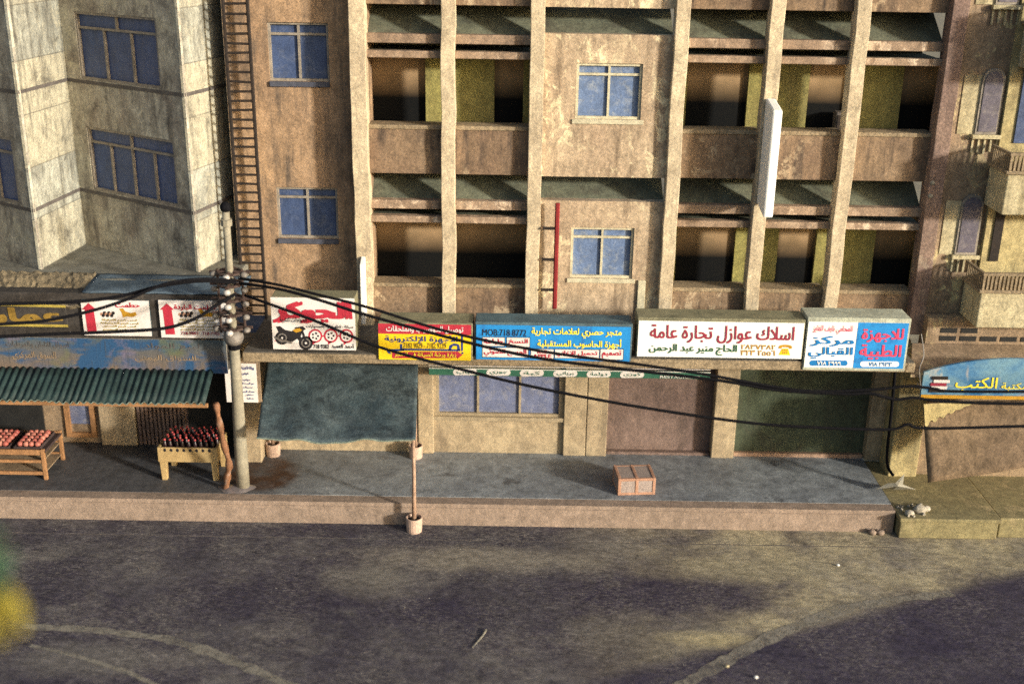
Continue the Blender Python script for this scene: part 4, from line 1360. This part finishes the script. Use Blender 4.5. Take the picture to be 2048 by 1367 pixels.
# grey star-shaped scrap beside the step
t = MB()
c = Vector((7.62,-1.2,.62))
pts = []
for k, (r_, w) in enumerate(((.40,200),(.14,235),(.18,270),(.44,345),(.14,30),(.40,75),(.14,110),(.20,150))):
    pts.append(c+Vector((r_*math.cos(R(w)), -.10*math.sin(R(w)), r_*math.sin(R(w))*.8)))
n = len(pts)
top = c+Vector((0,-.1,.04)); bot = c+Vector((0,.08,-.04))
t.add(pts+[top,bot], [(i,(i+1) % n,n) for i in range(n)]+[((i+1) % n,i,n+1) for i in range(n)])
tag(t.build('scrap', M['paper']), 'grey folded scrap with pointed corners lying by the end of the kerb', 'scrap')
t = MB()
t.tube([Vector((7.55,-1.75,.47)), Vector((7.62,-1.68,.55)), Vector((7.72,-1.7,.46)), Vector((7.8,-1.85,.44))], .014, 6)
def stone(c, r, seed):
    rnd = random.Random(seed)
    mb = MB().ball((0,0,0), 1, 9, 7)
    mb.v = [Vector((p.x*r[0], p.y*r[1], p.z*r[2]))*(1+rnd.uniform(-.18,.18))+Vector(c) for p in mb.v]
    return mb
for k, (c, r, lab) in enumerate((((7.86,-1.95,.50),(.13,.10,.09),'grey lump of rubble on the step beside the kerb end'),
                            ((7.64,-2.05,.47),(.10,.08,.06),'flat grey rubble piece at the corner of the step'),
                            ((8.02,-1.86,.47),(.09,.07,.06),'small rubble piece furthest right on the step'),
                            ((6.98,-2.06,.05),(.08,.06,.06),'pale pebble at the kerb foot, the left one of two'),
                            ((7.14,-2.06,.05),(.075,.06,.055),'pale pebble at the kerb foot nearest the step'))):
    tag(stone(c, r, k).build('stone', M['rubble' if k < 3 else 'kerb'], smooth=True), lab, 'stone')
for k, (u, v, lab) in enumerate(((1676,1129,'tiny white chip on the street below the pebbles'),(1512,1353,'tiny white chip on the street near the lower edge'),(1454,1331,'yellowish chip on the street near the lower edge'))):
    p = at(u, v, z=.02)
    tag(stone(p, (.035,.028,.02), 20+k).build('stone', M['white_clean' if k < 2 else 'right_pale'], smooth=True), lab, 'chip')
tw = MB()
a, b = at(972,1257,z=.03), at(945,1292,z=.03)
tw.tube([a-Vector((0,0,.015)), a.lerp(b,.35)+Vector((.02,0,-.015)), b-Vector((0,0,.02))], [.02,.012,.004], 6)
tag(tw.build('twig', M['paper'], smooth=True), 'small pale twig lying on the street', 'twig')
rm = MB()
for i in range(26):
    x = 7.5+random.random()*.5
    rm.ball((x, -1.6-random.random()*.55, .455), random.uniform(.015,.04), 6, 4)
tag(rm.build('grit', M['rubble']), 'loose grey grit on the corner of the step', 'grit', kind='stuff')
wr = MB().tube(smooth_path([Vector((7.56,-1.70,3.0)), Vector((7.63,-1.72,2.9)), Vector((7.55,-1.74,3.3)), Vector((7.62,-1.66,3.55)), Vector((7.58,-1.5,3.9))]), .01, 5)
tag(wr.build('loose_wire', M['bare_iron']), 'thin loose wire curling at the right end of the canopy', 'wire')
tag(MB().tube(smooth_path([at(1790,745,y=-1.3), at(1782,830,y=-1.1), at(1774,920,y=-.9), at(1786,950,y=-1.2)]), .03, 6).build('seam_crack', M['black'], smooth=True), 'black tube for the dark crack running down the seam between the two buildings', 'crack')  # dark crack line between the buildings, drawn as a black tube

# ---------------------------------------------------------------- blurred little tree close to the camera
def tree():
    c1 = CAMP+ray(-14, 1228)*6
    base = Vector((c1.x-.55, c1.y+.02, 0))
    t = thing('tree', 'small tree with green and yellow leaves, out of focus at the left edge', 'tree', base)
    MB().tube([base, base+Vector((0,0,c1.z*.6)), Vector((c1.x-.2,c1.y,c1.z-.25)), Vector((c1.x-.06,c1.y,c1.z+.4))], [.11,.085,.05,.02], 8).build('trunk', M['bark'], t, smooth=True)
    lm = MB()
    for k in range(9):
        w = k*2.4
        q = Vector((c1.x, c1.y, c1.z-.15+k*.06))
        lm.tube([q, q+Vector((.14*math.cos(w), .14*math.sin(w), .1))], [.018,.006], 5)
    lm.build('limb', M['bark'], t)
    rnd = random.Random(3)
    for nm, mat, cz, n_, rad in (('yellow', 'leaf_yellow', 0, 260, (.17,.17,.17)), ('green', 'leaf', .32, 240, (.13,.14,.21))):
        mb = MB()
        for i in range(n_):
            v = Vector((rnd.gauss(0,1), rnd.gauss(0,1), rnd.gauss(0,1))).normalized()*rnd.random()**.4
            p = c1+Vector((v.x*rad[0], v.y*rad[1], v.z*rad[2]+cz))
            a = Vector((rnd.gauss(0,1), rnd.gauss(0,1), rnd.gauss(0,1))).normalized()
            b = a.cross(Vector((rnd.gauss(0,1), rnd.gauss(0,1), rnd.gauss(0,1)))).normalized()
            s_ = rnd.uniform(.025,.045)
            mb.add([p-a*s_, p+b*s_*.5, p+a*s_, p-b*s_*.5], [(0,1,2,3)])
        mb.build('crown', M[mat], t)


tree()

# ---------------------------------------------------------------- lettering is filled last, in one pass
flush_text()
for s in SIGNS: s.finish()
